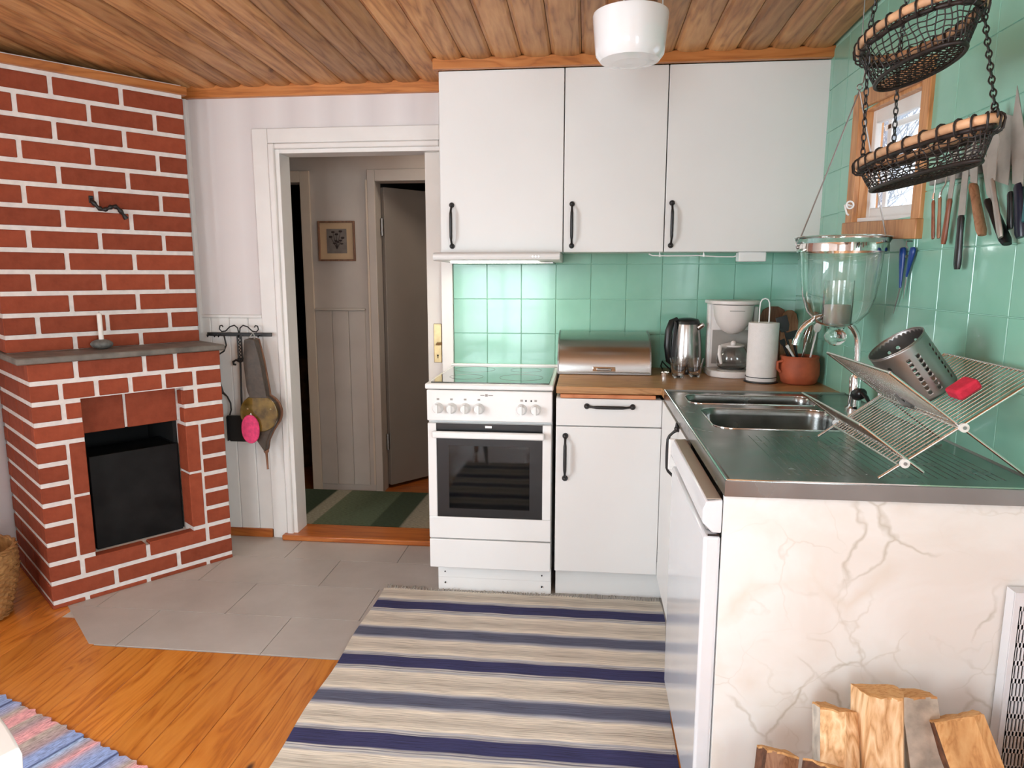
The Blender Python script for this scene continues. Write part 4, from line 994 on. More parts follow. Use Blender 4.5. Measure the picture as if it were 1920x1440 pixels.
# --- ceiling lamp
lp = thing('ceiling_lamp', 'white opal glass bowl ceiling lamp with a wooden base', 'lamp', (-.820, -1.0, 2.09))
MB().lathe([(.050, -.140), (.088, -.134), (.101, -.118), (.105, -.095), (.1135, -.012), (.112, -.004), (.105, 0), (.099, -.004), (.100, -.02), (.094, -.10), (.085, -.122), (.04, -.130), (0.001, -.131)], 48, caps=False).lathe([(.0005, -.1415), (.050, -.140)], 48, caps=False).build('glass_bowl', OPAL, lp, local=True, smooth=35)
MB().lathe([(.074, -.002), (.076, .03), (.080, .108)], 32).build('wooden_base', wood('lamp_base_wood', (.10, .035, .012), (.17, .065, .022), (.23, .095, .035), .4, .2, 'Z', knots=False), lp, local=True, smooth=35)
for a in (radians(15), radians(135), radians(255)):
    MB().tube([(.098*cos(a), .098*sin(a), -.006), (.098*cos(a), .098*sin(a), .10)], .0022, 6).ball((.098*cos(a), .098*sin(a), -.006), .005, 8, 6).build('support_rod', WHITEG, lp, local=True)

# ================================================================== THINGS ON THE WORKTOP
WT = .8995
# bread box
bb = thing('bread_box', 'brushed steel roll-top bread box on the wooden worktop', 'bread box', (-.855, -.16, WT))
def bbprof(i=0.0):
    return [(-.272+i, .902), (-.272+i, .925), (-.268+i, .955-i*.3), (-.254+i, .992-i), (-.228+i, 1.022-i), (-.19+i, 1.046-i), (-.14, 1.062-i), (-.08, 1.068-i), (-.040-i, 1.068-i), (-.040-i, .902)]
MB().prism(bbprof(), -1.050, -.662, axis='x').build('lid', STEELB, bb, smooth=25, bevel=.001)
for x_ in (-1.056, -.664): MB().prism([(a_, b_+ (.001 if b_ > .95 else 0)) for a_, b_ in bbprof(-.002)], x_, x_+.006, axis='x').build('side_panel', STEELD, bb)
MB().box((-1.053, -.278, .8998), (-.661, -.036, .911)).build('base', STEELD, bb, bevel=.002)
MB().box((-.905, -.2765, .914), (-.808, -.270, .934)).build('handle_plate', SILVER, bb, bevel=.002)
MB().box((-.888, -.290, .918), (-.825, -.2765, .928)).build('handle', STEELD, bb, bevel=.003)
# kettle
kt = thing('electric_kettle', 'steel and black electric kettle beside the coffee maker', 'kettle', (-.500, -.165, WT))
MB().lathe([(.066, 0), (.068, .004), (.068, .018), (.064, .024)], 36).build('power_base', BLACKP, kt, local=True, smooth=40)
MB().lathe([(.064, .024), (.0655, .03), (.064, .09), (.060, .15), (.054, .205), (.052, .215)], 40).build('steel_body', STEELB, kt, local=True, smooth=40)
MB().lathe([(.0535, .213), (.052, .224), (.046, .234), (.020, .239), (.0, .240)], 36, caps=False).build('lid', BLACKP, kt, local=True, smooth=50)
MB().tube([(-.045, -.012, .232), (-.070, -.022, .222), (-.082, -.026, .185), (-.084, -.028, .12), (-.076, -.026, .055), (-.058, -.02, .04)], [.012, .014, .015, .016, .014, .011], 12).build('handle', BLACKP, kt, local=True, smooth=60)
MB().prism([(-.075, .04), (-.052, .035), (-.046, .22), (-.060, .23)], -.035, .0, axis='y').build('handle_back', BLACKP, kt, local=True, bevel=.004)
MB().tube([(.045, -.03, .20), (.062, -.04, .214)], [.014, .010], 10).build('spout', STEELB, kt, local=True, smooth=50)
MB().tube([(-.06, -.01, .008), (-.085, .0, .03), (-.098, .03, .045), (-.10, .06, .02), (-.09, .09, .003)], .003, 6).build('cord', BLACKP, kt, local=True, smooth=60)
# coffee maker
cm = thing('coffee_maker', 'cream filter coffee maker with glass carafe on the worktop', 'coffee maker', (-.322, -.222, WT))
base = [(.098*cos(a)*(1.0), -.02+.090*sin(a)) for a in [pi+pi*i/16 for i in range(17)]]+[(.098, .085), (-.098, .085)]
MB().prism(base, 0, .027).build('base', CREAMP, cm, local=True, bevel=.004)
MB().lathe([(.062, .027), (.062, .031), (.056, .032)], 32, (0, -.028, 0)).build('hot_plate', GREYP, cm, local=True, smooth=40)
MB().prism([(-.094, .04), (-.094, .085), (.094, .085), (.094, .04), (.080, .036), (-.080, .036)], .027, .305).build('water_tank', CREAMP, cm, local=True, bevel=.006)
MB().box((-.074, .032, .045), (.074, .036, .19)).build('back_plate', GREYP, cm, local=True)
for x_ in (-.086, ): MB().box((x_-.004, .034, .03), (x_+.004, .04, .30)).build('level_window', WHITEG, cm, local=True)
MB().lathe([(.006, .178), (.020, .180), (.046, .195), (.066, .222), (.078, .255), (.083, .300)], 40, (-.004, -.03, 0)).build('filter_basket', CREAMP, cm, local=True, smooth=50)
MB().prism([(.102*cos(a), -.022+.095*sin(a)) for a in [pi+pi*i/20 for i in range(21)]]+[(.102, .09), (-.102, .09)], .302, .318).build('lid', CREAMP, cm, local=True, bevel=.004)
MB().box((-.035, -.113, .276), (.025, -.1115, .279)).build('print_line', GREYP, cm, local=True)
MB().box((.094, .03, .20), (.112, .07, .29)).build('level_gauge', CREAMP, cm, local=True, bevel=.003)
ca = MB().lathe([(.048, .0), (.060, .010), (.066, .035), (.064, .062), (.052, .086), (.044, .094), (.0425, .094), (.0505, .085), (.0625, .062), (.0645, .035), (.0585, .011), (.047, .0015), (.0005, .0015)], 40, (0, -.028, .0325), caps=False).lathe([(.0005, 0), (.048, 0)], 40, (0, -.028, .0325), caps=False)
ca.build('carafe', GLASS, cm, local=True, smooth=60)
MB().lathe([(.047, 0), (.048, .006), (.030, .012), (.012, .016)], 30, (0, -.028, .1265)).build('carafe_lid', CREAMP, cm, local=True, smooth=40)
MB().ball((-.005, -.066, .142), .012, 14, 8).build('lid_knob', CREAMP, cm, local=True, smooth=60)
MB().tube([(-.035, -.060, .126), (-.062, -.085, .130), (-.066, -.095, .10), (-.055, -.088, .06)], [.007, .008, .008, .006], 10).build('carafe_handle', CREAMP, cm, local=True, smooth=60)
# drinking glasses
def tumbler(loc, lab, s_=1.0):
    t_ = thing('drinking_glass', lab, 'glass', loc, 0, None)
    pr_ = [(.0005, .004), (.020, .004), (.024, .018), (.0335, .072), (.0325, .072), (.0225, .020), (.018, .012), (.0005, .011)]
    MB().lathe([(r_*s_, z_*s_) for r_, z_ in pr_], 32, caps=False).build('bowl', GLASS, t_, local=True, smooth=50)
    mb = MB()
    for k in range(4):
        a = pi/4+k*pi/2; mb.ball((.017*s_*cos(a), .017*s_*sin(a), .0055*s_), .0055*s_, 8, 6)
    mb.build('foot', GLASS, t_, local=True, smooth=60)
    return t_
tumbler((-.553, -.335, WT), 'clear footed drinking glass on the worktop in front of the kettle', 1.15)
tumbler((-.482, -.300, WT), 'clear footed drinking glass further back beside the kettle base', 1.1)
tw_ = thing('tea_light', 'small white tea light cup on the worktop left of the glasses', 'tea light', (-.602, -.285, WT))
MB().lathe([(.018, 0), (.019, .017), (.0175, .017), (.017, .012), (.0005, .012)], 24, caps=False).lathe([(.0005, 0), (.018, 0)], 24, caps=False).build('cup', SILVER, tw_, local=True, smooth=40)
MB().lathe([(.0165, .008), (.0165, .0135), (.002, .0140)], 20).build('wax', WAXW, tw_, local=True, smooth=40)
# paper towel
pt = thing('paper_towel_holder', 'white wire paper towel holder with a loop on top', 'towel holder', (-.236, -.396, WT))
MB().lathe([(.066, 0), (.066, .004), (.060, .006)], 36).build('base_plate', BLACKP, pt, local=True, smooth=40)
MB().tube([(-.019, 0, .005), (-.019, 0, .29), (-.017, 0, .315), (-.011, 0, .327), (0, 0, .331), (.011, 0, .327), (.017, 0, .315), (.019, 0, .29), (.019, 0, .005)], .0028, 8).build('wire_loop', WHITEG, pt, local=True, smooth=60)
MB().tube([(.0605*cos(a), .0605*sin(a), .022) for a in [2*pi*i/36 for i in range(36)]], .0015, 6, True).build('retaining_ring', BLACKP, pt, local=True, smooth=60)
ro = thing('paper_towel_roll', 'roll of white paper towel standing on its wire holder', 'paper towel', (-.236, -.396, WT+.0065))
MB().lathe([(.024, .0), (.0575, .0), (.058, .004), (.058, .226), (.0575, .23), (.024, .23)], 44, caps=False).lathe([(.024, .23), (.024, 0)], 24, caps=False).build('paper_sheets', PAPER, ro, local=True, smooth=30)
# terracotta pot with utensils
tp = thing('terracotta_pot', 'round terracotta pot holding kitchen utensils in the corner', 'pot', (-.098, -.420, WT))
MB().lathe([(.0005, .012), (.056, .012), (.066, .03), (.068, .07), (.062, .100), (.064, .108), (.069, .110), (.0735, .106), (.070, .098), (.0755, .075), (.0755, .035), (.066, .006), (.058, 0), (.0005, 0)], 44, caps=False).build('pot_body', TERRA, tp, local=True, smooth=50)
for s_ in (-1, ): MB().tube([(s_*.068, -.02, .09), (s_*.088, -.02, .085), (s_*.088, -.02, .06), (s_*.074, -.02, .045)], .006, 8).build('ear', TERRA, tp, local=True, smooth=60)
def utensil(name, lab, cat, p0, p1, r, mat, head=None, hmat=None, bend=0):
    t_ = thing(name, lab, cat, p0); a_, b_ = Vector(p0), Vector(p1)
    mid = (a_+b_)/2+Vector((bend, 0, 0))
    pts = [a_*(1-u_)**2+mid*2*u_*(1-u_)+b_*u_**2 for u_ in [i/8 for i in range(9)]]
    MB().tube(pts, r, 8).build('handle', mat, t_, smooth=60)
    if head: head(t_, b_, (pts[-1]-pts[-2]).normalized(), hmat or mat)
    return t_
def h_spat(w_, h_):
    def f(t_, p, d, m_):
        s_ = Vector((1, 0, 0)); s_ = (s_-d*s_.dot(d)).normalized(); n_ = d.cross(s_)
        mb = MB(); vs_ = []
        for k in (-.0015, .0015):
            for (u_, v_) in ((-w_*.3, -.005), (w_*.3, -.005), (w_*.5, h_*.3), (w_*.5, h_), (-w_*.5, h_), (-w_*.5, h_*.3)): vs_.append(p+s_*u_+d*v_+n_*k)
        mb.add(vs_, [(0, 1, 2, 3, 4, 5), (11, 10, 9, 8, 7, 6)]+[(i, (i+1) % 6, 6+(i+1) % 6, 6+i) for i in range(6)])
        mb.build('head', m_, t_, bevel=.001)
    return f
def h_spoon(w_, h_):
    def f(t_, p, d, m_):
        q = Vector((0, 0, 1)).rotation_difference(d).to_matrix()
        mb = MB().ball((0, 0, 0), 1, 14, 10, (w_/2, .006, h_/2)); mb.v = [p+d*h_*.45+q@v_ for v_ in mb.v]
        mb.build('head', m_, t_, smooth=60)
    return f
def h_whisk(t_, p, d, m_):
    for k in range(5):
        a = pi*k/5; mb = MB(); pts = []
        s_ = Vector((cos(a), sin(a), 0))
        for i in range(13):
            u_ = i/12; pts.append(p+d*(.075*sin(pi*u_)**.8)+s_*(.022*cos(pi*u_)))
        mb.tube(pts, .0009, 5).build('whisk_wire', STEELWIRE, t_, smooth=60)
PX, PY = -.098, -.420
utensil('ladle', 'white plastic ladle with a curved handle in the terracotta pot', 'ladle', (PX+.01, PY, WT+.02), (PX-.052, PY-.02, WT+.142), [.0045]*9, CREAMP, h_spat(.012, .012), bend=.015)
utensil('black_spatula', 'black slotted spatula leaning left in the terracotta pot', 'spatula', (PX, PY+.02, WT+.02), (PX-.055, PY+.03, WT+.205), .0045, BLACKP, h_spat(.045, .058))
utensil('potato_masher', 'dark wire masher sticking out of the terracotta pot', 'masher', (PX+.02, PY+.02, WT+.02), (PX-.03, PY+.01, WT+.18), .005, BLACKP, h_spat(.05, .025))
utensil('white_spoon', 'white plastic spoon upright in the terracotta pot', 'spoon', (PX+.022, PY-.01, WT+.02), (PX+.047, PY-.03, WT+.205), .0038, CREAMP, h_spoon(.03, .04))
utensil('wooden_spoon', 'dark wooden spoon in the terracotta pot behind the white spoon', 'spoon', (PX+.015, PY+.03, WT+.02), (PX+.03, PY+.04, WT+.19), .0045, CUTW, h_spoon(.042, .06))
utensil('steel_whisk', 'steel balloon whisk leaning right in the terracotta pot', 'whisk', (PX-.01, PY-.005, WT+.02), (PX+.012, PY-.03, WT+.165), .004, STEELWIRE, h_whisk)
utensil('black_ladle', 'black plastic ladle pointing left out of the terracotta pot', 'ladle', (PX-.01, PY+.0, WT+.03), (PX-.068, PY-.01, WT+.155), .0055, BLACKP, h_spat(.022, .02))
# cutting boards leaning in the corner
for (x_, w_, h_, y_, lab, hm, r_) in ((-.105, .125, .285, -.05, 'dark round-topped cutting board leaning on the tiles behind the pot', CUTW, 0), (-.045, .075, .27, -.085, 'narrow worn wooden board leaning in the corner beside the dark cutting board', HANDWL, 0)):
    cb = thing('cutting_board', lab, 'cutting board', (x_, y_, WT))
    pr_ = [(-w_/2, .0), (w_/2, .0), (w_/2, h_*.8), (w_*.36, h_*.95), (w_*.15, h_), (-w_*.15, h_), (-w_*.36, h_*.95), (-w_/2, h_*.8)]
    MB().prism(pr_, -.008, .008, axis='y').build('board', hm, cb, local=True, bevel=.003)
    cb.rotation_euler = (radians(-6), 0, 0)

# ------------------------------------------------------------------ dish rack
YN, YF = -1.776, -1.400
dk_ = thing('folding_dish_rack', 'folding chrome wire dish rack standing open on the drainboard', 'dish rack', (-.2, -1.59, .9045))
def rod(name, a, b, r, par, mat=STEELWIRE):
    """rod between two world points with a shared unit mesh per radius and length"""
    a, b = Vector(a), Vector(b); L = (b-a).length; key = ('rod', round(r, 4), round(L, 3), mat.name)
    if key not in CACHE:
        t_ = MB().cyl((0, 0, 0), (0, 0, L), r, seg=8); o = t_.build(name, mat, None, smooth=50); CACHE[key] = o.data
        C.objects.unlink(o); bpy.data.objects.remove(o)
    o = bpy.data.objects.new(name, CACHE[key]); C.objects.link(o); o.parent = par
    o.location = wm(par).inverted()@a; o.rotation_euler = Vector((0, 0, 1)).rotation_difference(b-a).to_euler()
    return o
P0, P1 = Vector((-.333, 0, .9085)), Vector((-.042, 0, 1.127))
Q0, Q1 = Vector((-.030, 0, .9085)), Vector((-.326, 0, 1.127))
R0, R1 = Vector((-.248, 0, .925)), Vector((-.378, 0, 1.021))
def at(a, b, t_, y): v_ = a.lerp(b, t_); return Vector((v_.x, y, v_.z))
for (a, b, t0, off) in ((P0, P1, .13, 0), (Q0, Q1, .49, .004), (R0, R1, .16, -.004)):
    for y_ in (YN+off, YF-off): rod('frame_bar', at(a, b, 0, y_), at(a, b, 1, y_), .0034, dk_)
    for t_ in ((t0, 1.0) if a is not P0 else (t0, .5, 1.0)): rod('cross_bar', at(a, b, t_, YN+off), at(a, b, t_, YF-off), .0030, dk_)
    for i in range(1, 25):
        y_ = YN+off+(YF-YN-2*off)*i/25; rod('wire', at(a, b, t0, y_)+Vector((0, 0, .002)), at(a, b, 1, y_)+Vector((0, 0, .002)), .0015, dk_)
for (x_, z_) in ((-.287, .943), (-.181, 1.020)):
    for y_, dy in ((YN, -1), (YF, 1)):
        MB().lathe([(.004, 0), (.0095, 0), (.0095, .006), (.004, .006)], 18, (x_, y_+dy*.004, z_), (0, dy, 0)).build('pivot_disc', WHITEG, dk_, smooth=40)
        MB().cyl((x_, y_-dy*.006, z_), (x_, y_+dy*.012, z_), .0035).build('pivot_pin', STEELD, dk_)
# cutlery drainer (pierced cylinder) standing on the rack
Pd = (P1-P0).normalized(); nrm = Vector((-Pd.z, 0, Pd.x)); bs = at(P0, P1, .66, -1.55)+nrm*.006
cy = thing('cutlery_drainer', 'pierced stainless steel cutlery drainer tilted in the dish rack', 'cutlery drainer', bs)
def pierced(R_, H_, seg=36, rowsn=11):
    mb = MB(); q = Vector((0, 0, 1)).rotation_difference(nrm).to_matrix()
    def S_(u_, v_): a = 2*pi*u_/seg; return q@Vector((R_*cos(a), R_*sin(a), H_*v_/rowsn))
    for i in range(seg):
        for j in range(rowsn):
            out = [S_(i, j), S_(i+.5, j), S_(i+1, j), S_(i+1, j+.5), S_(i+1, j+1), S_(i+.5, j+1), S_(i, j+1), S_(i, j+.5)]
            hole = (1 <= j <= rowsn-3) and (i % 9 in (1, 3, 5)) and ((j+i//1) % 2 == 0)
            hole = (1 <= j <= rowsn-3) and (i % 6 in (1, 3))
            if not hole: mb.add(out, [(0, 1, 2, 3, 4, 5, 6, 7)])
            else:
                inn = []
                for k in range(8):
                    a = -3*pi/4+k*pi/4; inn.append(S_(i+.5+.40*cos(a), j+.5+.34*sin(a)))
                mb.add(out+inn, [(k, (k+1) % 8, 8+(k+1) % 8, 8+k) for k in range(8)])
    mb.add([q@Vector((R_*cos(2*pi*i/seg), R_*sin(2*pi*i/seg), 0)) for i in range(seg)], [tuple(range(seg))])
    mb.v = [v_+bs for v_ in mb.v]
    return mb
pc = pierced(.064, .135); o = pc.build('pierced_body', STEELD, cy, smooth=30)
bm = bmesh.new(); bm.from_mesh(o.data); bmesh.ops.remove_doubles(bm, verts=bm.verts, dist=.0001); bm.to_mesh(o.data); bm.free(); o.data.shade_smooth(); o.data.set_sharp_from_angle(angle=radians(40))
o.modifiers.new('sheet', 'SOLIDIFY').thickness = .0012
qm = Vector((0, 0, 1)).rotation_difference(nrm).to_matrix()
MB().tube([bs+qm@Vector((.064*cos(a), .064*sin(a), .135)) for a in [2*pi*i/40 for i in range(40)]], .0015, 6, True).build('rolled_rim', STEELD, cy, smooth=60)
# red sponge
sp_c = at(P0, P1, .735, -1.665)+nrm*.016
sg = thing('red_sponge', 'bright red sponge lying on the dish rack wires', 'sponge', sp_c)
ang = atan2(Pd.z, Pd.x)
o = MB().box((-.026, -.026, -.012), (.026, .026, .012)).build('sponge_body', REDP, sg, local=True, bevel=.006, bseg=3); sg.rotation_euler = (0, -ang, radians(0))

# ------------------------------------------------------------------ hanging glass lantern
LX, LY = -.170, -1.0
la = thing('hanging_glass_lantern', 'bell-shaped clear glass lantern hanging on a wire in front of the green wall', 'lantern', (LX, LY, 1.165))
bell = [(.0005, .0), (.030, .001), (.060, .012), (.088, .045), (.103, .09), (.110, .14), (.1135, .19), (.1165, .225), (.124, .243), (.1335, .262), (.1335, .268), (.131, .268), (.121, .245), (.1135, .227), (.1105, .19), (.107, .14), (.100, .091), (.0855, .048), (.058, .016), (.028, .005), (.0005, .004)]
MB().lathe(bell, 56, caps=False).build('glass_bell', GLASS, la, local=True, smooth=60)
MB().lathe([(.0005, -.001), (.026, -.002), (.020, -.010), (.030, -.022), (.033, -.032), (.028, -.044), (.016, -.055), (.0005, -.060)], 32, caps=False).build('glass_knob', GLASS, la, local=True, smooth=60)
MB().lathe([(.1225, .226), (.1275, .226), (.1285, .240), (.1275, .250), (.1255, .250), (.1255, .240)], 56, caps=False).lathe([(.1255, .250), (.1225, .226)], 56, caps=False).build('metal_band', SILVER, la, local=True, smooth=60)
MB().lathe([(.128, .266), (.137, .269), (.128, .272)], 56, caps=False).build('glass_lip', GLASS, la, local=True, smooth=60)
for s_ in (-1, 1):
    MB().ball((s_*.129, 0, .241), .006, 10, 8).build('band_stud', STEELD, la, local=True, smooth=60)
    tp_ = Vector((.017, 0, .690)); b0 = Vector((s_*.130, 0, .241))
    MB().tube([b0, b0+Vector((s_*.006, 0, .010)), b0.lerp(tp_, .05)+Vector((s_*.002, 0, 0)), b0.lerp(tp_, .5), tp_], .0022, 6).build('suspension_wire', STEELD, la, local=True, smooth=40)
MB().tube([(.017+.008*cos(a), 0, .699+.008*sin(a)) for a in [2*pi*i/16 for i in range(16)]], .0018, 6, True).build('ring', STEELD, la, local=True, smooth=60)
MB().tube([(.017, 0, .705), (.026, 0, .712), (.028, 0, .74), (.020, 0, .79), (.013, 0, .84), (.012, 0, ceilz(LY)-1.165)], .0018, 6).build('hook_wire', STEELD, la, local=True, smooth=60)
cg = thing('pillar_candle', 'cream pillar candle inside the hanging glass lantern', 'candle', (LX, LY, 1.1705))
MB().lathe([(.0375, .0), (.0385, .004), (.0385, .060), (.036, .064), (.030, .058), (.0005, .056)], 36, caps=False).lathe([(.0005, 0), (.0375, 0)], 36, caps=False).build('wax_body', WAX, cg, local=True, smooth=50)
MB().tube([(0, 0, .056), (.001, 0, .066)], .0012, 6).build('wick', BLACK, cg, local=True)
cs = thing('candle_glass', 'plain glass cylinder around the candle in the lantern', 'glass', (LX, LY, 1.1705))
MB().lathe([(.0415, .001), (.0425, .002), (.0430, .135), (.0415, .135), (.0408, .003)], 40, caps=False).build('glass_sleeve', GLASS, cs, local=True, smooth=60)

# ------------------------------------------------------------------ two-tier hanging wire basket
BX, BY = -.300, -1.740
hb_ = thing('hanging_wire_basket', 'two-tier oval wire basket with cane rims hanging on black chains', 'basket', (BX, BY, 1.57))
def tier(zr, a, b, dy, zb, a2, b2, dy2, tilt=0):
    depth = zr-zb
    def el(th, t_, up_=0):
        k_ = t_**1.25; aa = a+(a2-a)*k_; bb_ = b+(b2-b)*k_
        return Vector((BX+bb_*sin(th), BY+dy+(dy2-dy)*k_+aa*cos(th), zr-depth*t_+tilt*bb_*sin(th)*(1-t_)+up_))
    ang_ = [2*pi*i/64 for i in range(64)]
    MB().tube([el(q_, 0) for q_ in ang_], .0080, 10, True).build('cane_rim', CANE, hb_, smooth=60)
    MB().tube([el(q_, .2) for q_ in ang_], .0042, 8, True).build('inner_hoop', RUSTW, hb_, smooth=60)
    for i in range(28):
        th = 2*pi*(i+.3)/28; c_ = el(th, 0); out = Vector((a*sin(th), b*cos(th), 0)).normalized()
        MB().tube([c_+out*.0103*cos(q_)+Vector((0, 0, .0103*sin(q_)))-(Vector((0, 0, .009)) if sin(q_) < -.4 else Vector()) for q_ in [2*pi*k/10 for k in range(10)]], .0020, 5, True).build('rim_binding', RUSTW, hb_, smooth=60)
    me_ = MB()
    for k in range(1, 8): me_.tube([el(q_, k/8, .0015*sin(q_*17+k)) for q_ in ang_], .0012, 5, True)
    for i in range(48):
        th = 2*pi*i/48; me_.tube([el(th+.03*sin(k*.9+i), max(.02, k/8)) for k in range(9)], .0012, 5)
    zc_ = zb; yc_ = BY+dy2
    for i in range(-10, 11):
        u_ = i/11; yy = yc_+a2*u_; h_ = b2*sqrt(max(0, 1-u_*u_)); me_.tube([(BX-h_, yy, zc_), (BX, yy, zc_-.003), (BX+h_, yy, zc_)], .0012, 5)
    for i in range(-3, 4):
        u_ = i/4; xx = BX+b2*u_; h_ = a2*sqrt(max(0, 1-u_*u_)); me_.tube([(xx, yc_-h_, zc_), (xx, yc_, zc_-.003), (xx, yc_+h_, zc_)], .0012, 5)
    me_.build('wire_mesh', RUSTW, hb_, smooth=60)
    MB().tube([el(q_, 1) for q_ in ang_], .0042, 8, True).build('bottom_hoop', RUSTW, hb_, smooth=60)
    return el
el1 = tier(1.570, .250, .060, 0, 1.508, .215, .030, -.018, .13)
el2 = tier(1.800, .190, .080, .05, 1.722, .158, .048, .03)
def chain(p, q, name='chain'):
    p, q = Vector(p), Vector(q); L = (q-p).length; d = (q-p).normalized(); n = max(2, round(L/.0150)); st_ = L/n
    s1 = d.cross(Vector((0, 1, 0))).normalized(); s2 = d.cross(s1)
    mb = MB()
    for i in range(n):
        c_ = p+d*st_*(i+.5); s_ = (s1+s2).normalized() if i % 2 else (s1-s2).normalized()
        hl = st_*.5+.0028; w_ = .0044
        mb.tube([c_+d*(hl*sin(a)*.98 if abs(sin(a)) > .6 else hl*.8*sin(a))+s_*w_*cos(a) for a in [2*pi*k/10 for k in range(10)]], .0015, 5, True)
    return mb.build(name, BLACK, hb_, smooth=60)
tpz = ceilz(BY)-.05
for t1, t2 in ((302, 275), (38, 30), (172, 150)):
    p = el1(radians(t1), 0, .012); q = el2(radians(t2), 0, -.010); r_ = el2(radians(t2), 0, .012)
    chain(p, q); chain(r_, Vector((BX+.03*sin(radians(t2)), BY+.05+.05*cos(radians(t2)), tpz)))
    for c_ in (p, r_):
        MB().tube([c_+Vector((0, .010*cos(a), .010*sin(a)-.006)) for a in [2*pi*k/14 for k in range(14)]], .0018, 6, True).build('ring', BLACK, hb_, smooth=60)
cy_ = BY+.05
MB().tube([(BX, cy_, tpz+.005), (BX, cy_+.02, tpz+.01), (BX, cy_+.018, tpz+.035), (BX, cy_, ceilz(cy_))], .003, 8).build('ceiling_hook', BLACK, hb_, smooth=60)
MB().tube([(BX+.03*cos(a), cy_+.05*sin(a), tpz) for a in [2*pi*k/20 for k in range(20)]], .003, 6, True).build('top_ring', BLACK, hb_, smooth=60)

# ------------------------------------------------------------------ knives on the wall
ms_ = thing('magnetic_knife_strip', 'steel magnetic strip on the green tiles holding the knives', 'knife strip', (-.016, -1.46, 1.575))
MB().box((-.022, -1.80, 1.560), (-.0105, -1.19, 1.590)).build('bar', STEELD, ms_, bevel=.001)
MB().box((-.0105, -1.78, 1.564), (-.0098, -1.21, 1.586)).build('backing', BLACKP, ms_)
def knife(name, lab, cat, h0, h1, w, hm, blade=None, bt=.0015, dx=0, bmat=None):
    """h0 top and h1 bottom end of the handle as (y, z); blade = outline [(y, z)...]"""
    X_ = -.032+dx
    k_ = thing(name, lab, cat, (X_, h0[0], h0[1]))
    a_, b_ = Vector((X_, h0[0], h0[1])), Vector((X_, h1[0], h1[1])); pts = [a_.lerp(b_, u_) for u_ in (0, .06, .3, .6, .9, 1)]
    MB().tube(pts, [w*.75, w, w*.92, w*1.02, w*1.08, w*.8], 10, flat=.55).build('handle', hm, k_, smooth=60)
    if blade: MB().prism(blade, X_-bt/2, X_+bt/2, axis='x').build('blade', bmat or BLADE, k_)
    return k_
k1 = knife('carving_fork', 'fork with a thin reddish wooden handle, leftmost on the knife strip', 'fork', (-1.243, 1.516), (-1.261, 1.416), .0068, HANDW)
MB().tube([(-.032, -1.243, 1.51), (-.032, -1.245, 1.60)], .0018, 6).tube([(-.032, -1.245, 1.60), (-.032, -1.240, 1.615), (-.032, -1.240, 1.66)], .0014, 6).tube([(-.032, -1.245, 1.60), (-.032, -1.251, 1.615), (-.032, -1.251, 1.66)], .0014, 6).build('tines', BLADE, k1, smooth=60)
MB().cyl((-.032, -1.2425, 1.52), (-.032, -1.243, 1.535), .0045, .003).build('ferrule', CHROME, k1, smooth=50)
k2 = knife('basting_hook', 'slim brown wooden handle with a bent shaft, second on the knife strip', 'utensil', (-1.277, 1.521), (-1.289, 1.416), .0068, HANDWL)
MB().tube([(-.032, -1.277, 1.515), (-.032, -1.284, 1.538), (-.032, -1.300, 1.552), (-.030, -1.303, 1.60), (-.028, -1.304, 1.64)], .0018, 6).build('shaft', BLADE, k2, smooth=60)
MB().cyl((-.032, -1.277, 1.52), (-.032, -1.279, 1.534), .0045, .003).build('ferrule', CHROME, k2, smooth=50)
knife('paring_knife', 'paring knife with a fat red-brown wooden handle, third on the strip', 'knife', (-1.329, 1.512), (-1.317, 1.400), .0100, HANDW, [(-1.318, 1.512), (-1.340, 1.512), (-1.352, 1.62), (-1.335, 1.66), (-1.326, 1.62)])
knife('bread_knife', 'big kitchen knife with a straight black handle hanging lowest on the wall', 'knife', (-1.391, 1.466), (-1.396, 1.336), .0125, BLACKP, [(-1.376, 1.466), (-1.408, 1.466), (-1.404, 1.60), (-1.396, 1.68), (-1.380, 1.70)])
knife('utility_knife', 'knife with a pale brown tilted wooden handle right of the black one', 'knife', (-1.430, 1.535), (-1.491, 1.413), .0120, HANDWL, [(-1.418, 1.540), (-1.448, 1.534), (-1.440, 1.60), (-1.412, 1.66), (-1.405, 1.60)])
knife('boning_knife', 'knife with a tilted black riveted handle below the basket', 'knife', (-1.515, 1.490), (-1.602, 1.388), .0130, BLACKP, [(-1.505, 1.502), (-1.530, 1.482), (-1.505, 1.56), (-1.455, 1.64), (-1.470, 1.58)], dx=-.006)
knife('sharpening_steel', 'grey steel-handled knife in front of the black riveted one', 'knife', (-1.548, 1.530), (-1.606, 1.402), .0085, BLADE, [(-1.530, 1.535), (-1.562, 1.526), (-1.560, 1.62), (-1.515, 1.70), (-1.508, 1.64)], dx=-.022)
knife('chef_knife', 'broad-bladed knife with a navy handle at the right end of the strip', 'knife', (-1.612, 1.512), (-1.640, 1.400), .0140, plain('navy_plastic', (.006, .008, .022), .3), [(-1.592, 1.515), (-1.630, 1.505), (-1.622, 1.60), (-1.570, 1.72), (-1.566, 1.62)], dx=-.002)
knife('cleaver', 'wide grey cleaver blade seen behind the lower basket', 'knife', (-1.575, 1.50), (-1.590, 1.42), .0090, BLACKP, [(-1.500, 1.535), (-1.566, 1.515), (-1.560, 1.66), (-1.515, 1.675), (-1.498, 1.62)], dx=.004)
br = thing('pastry_brush', 'cream and teal pastry brush at the far right of the knives', 'brush', (-.034, -1.66, 1.55))
MB().box((-.042, -1.672, 1.565), (-.030, -1.640, 1.605)).build('ferrule', CREAMP, br, bevel=.002)
MB().box((-.040, -1.668, 1.43), (-.031, -1.645, 1.565)).build('handle', plain('teal_plastic', (.02, .11, .12), .4), br, bevel=.003)
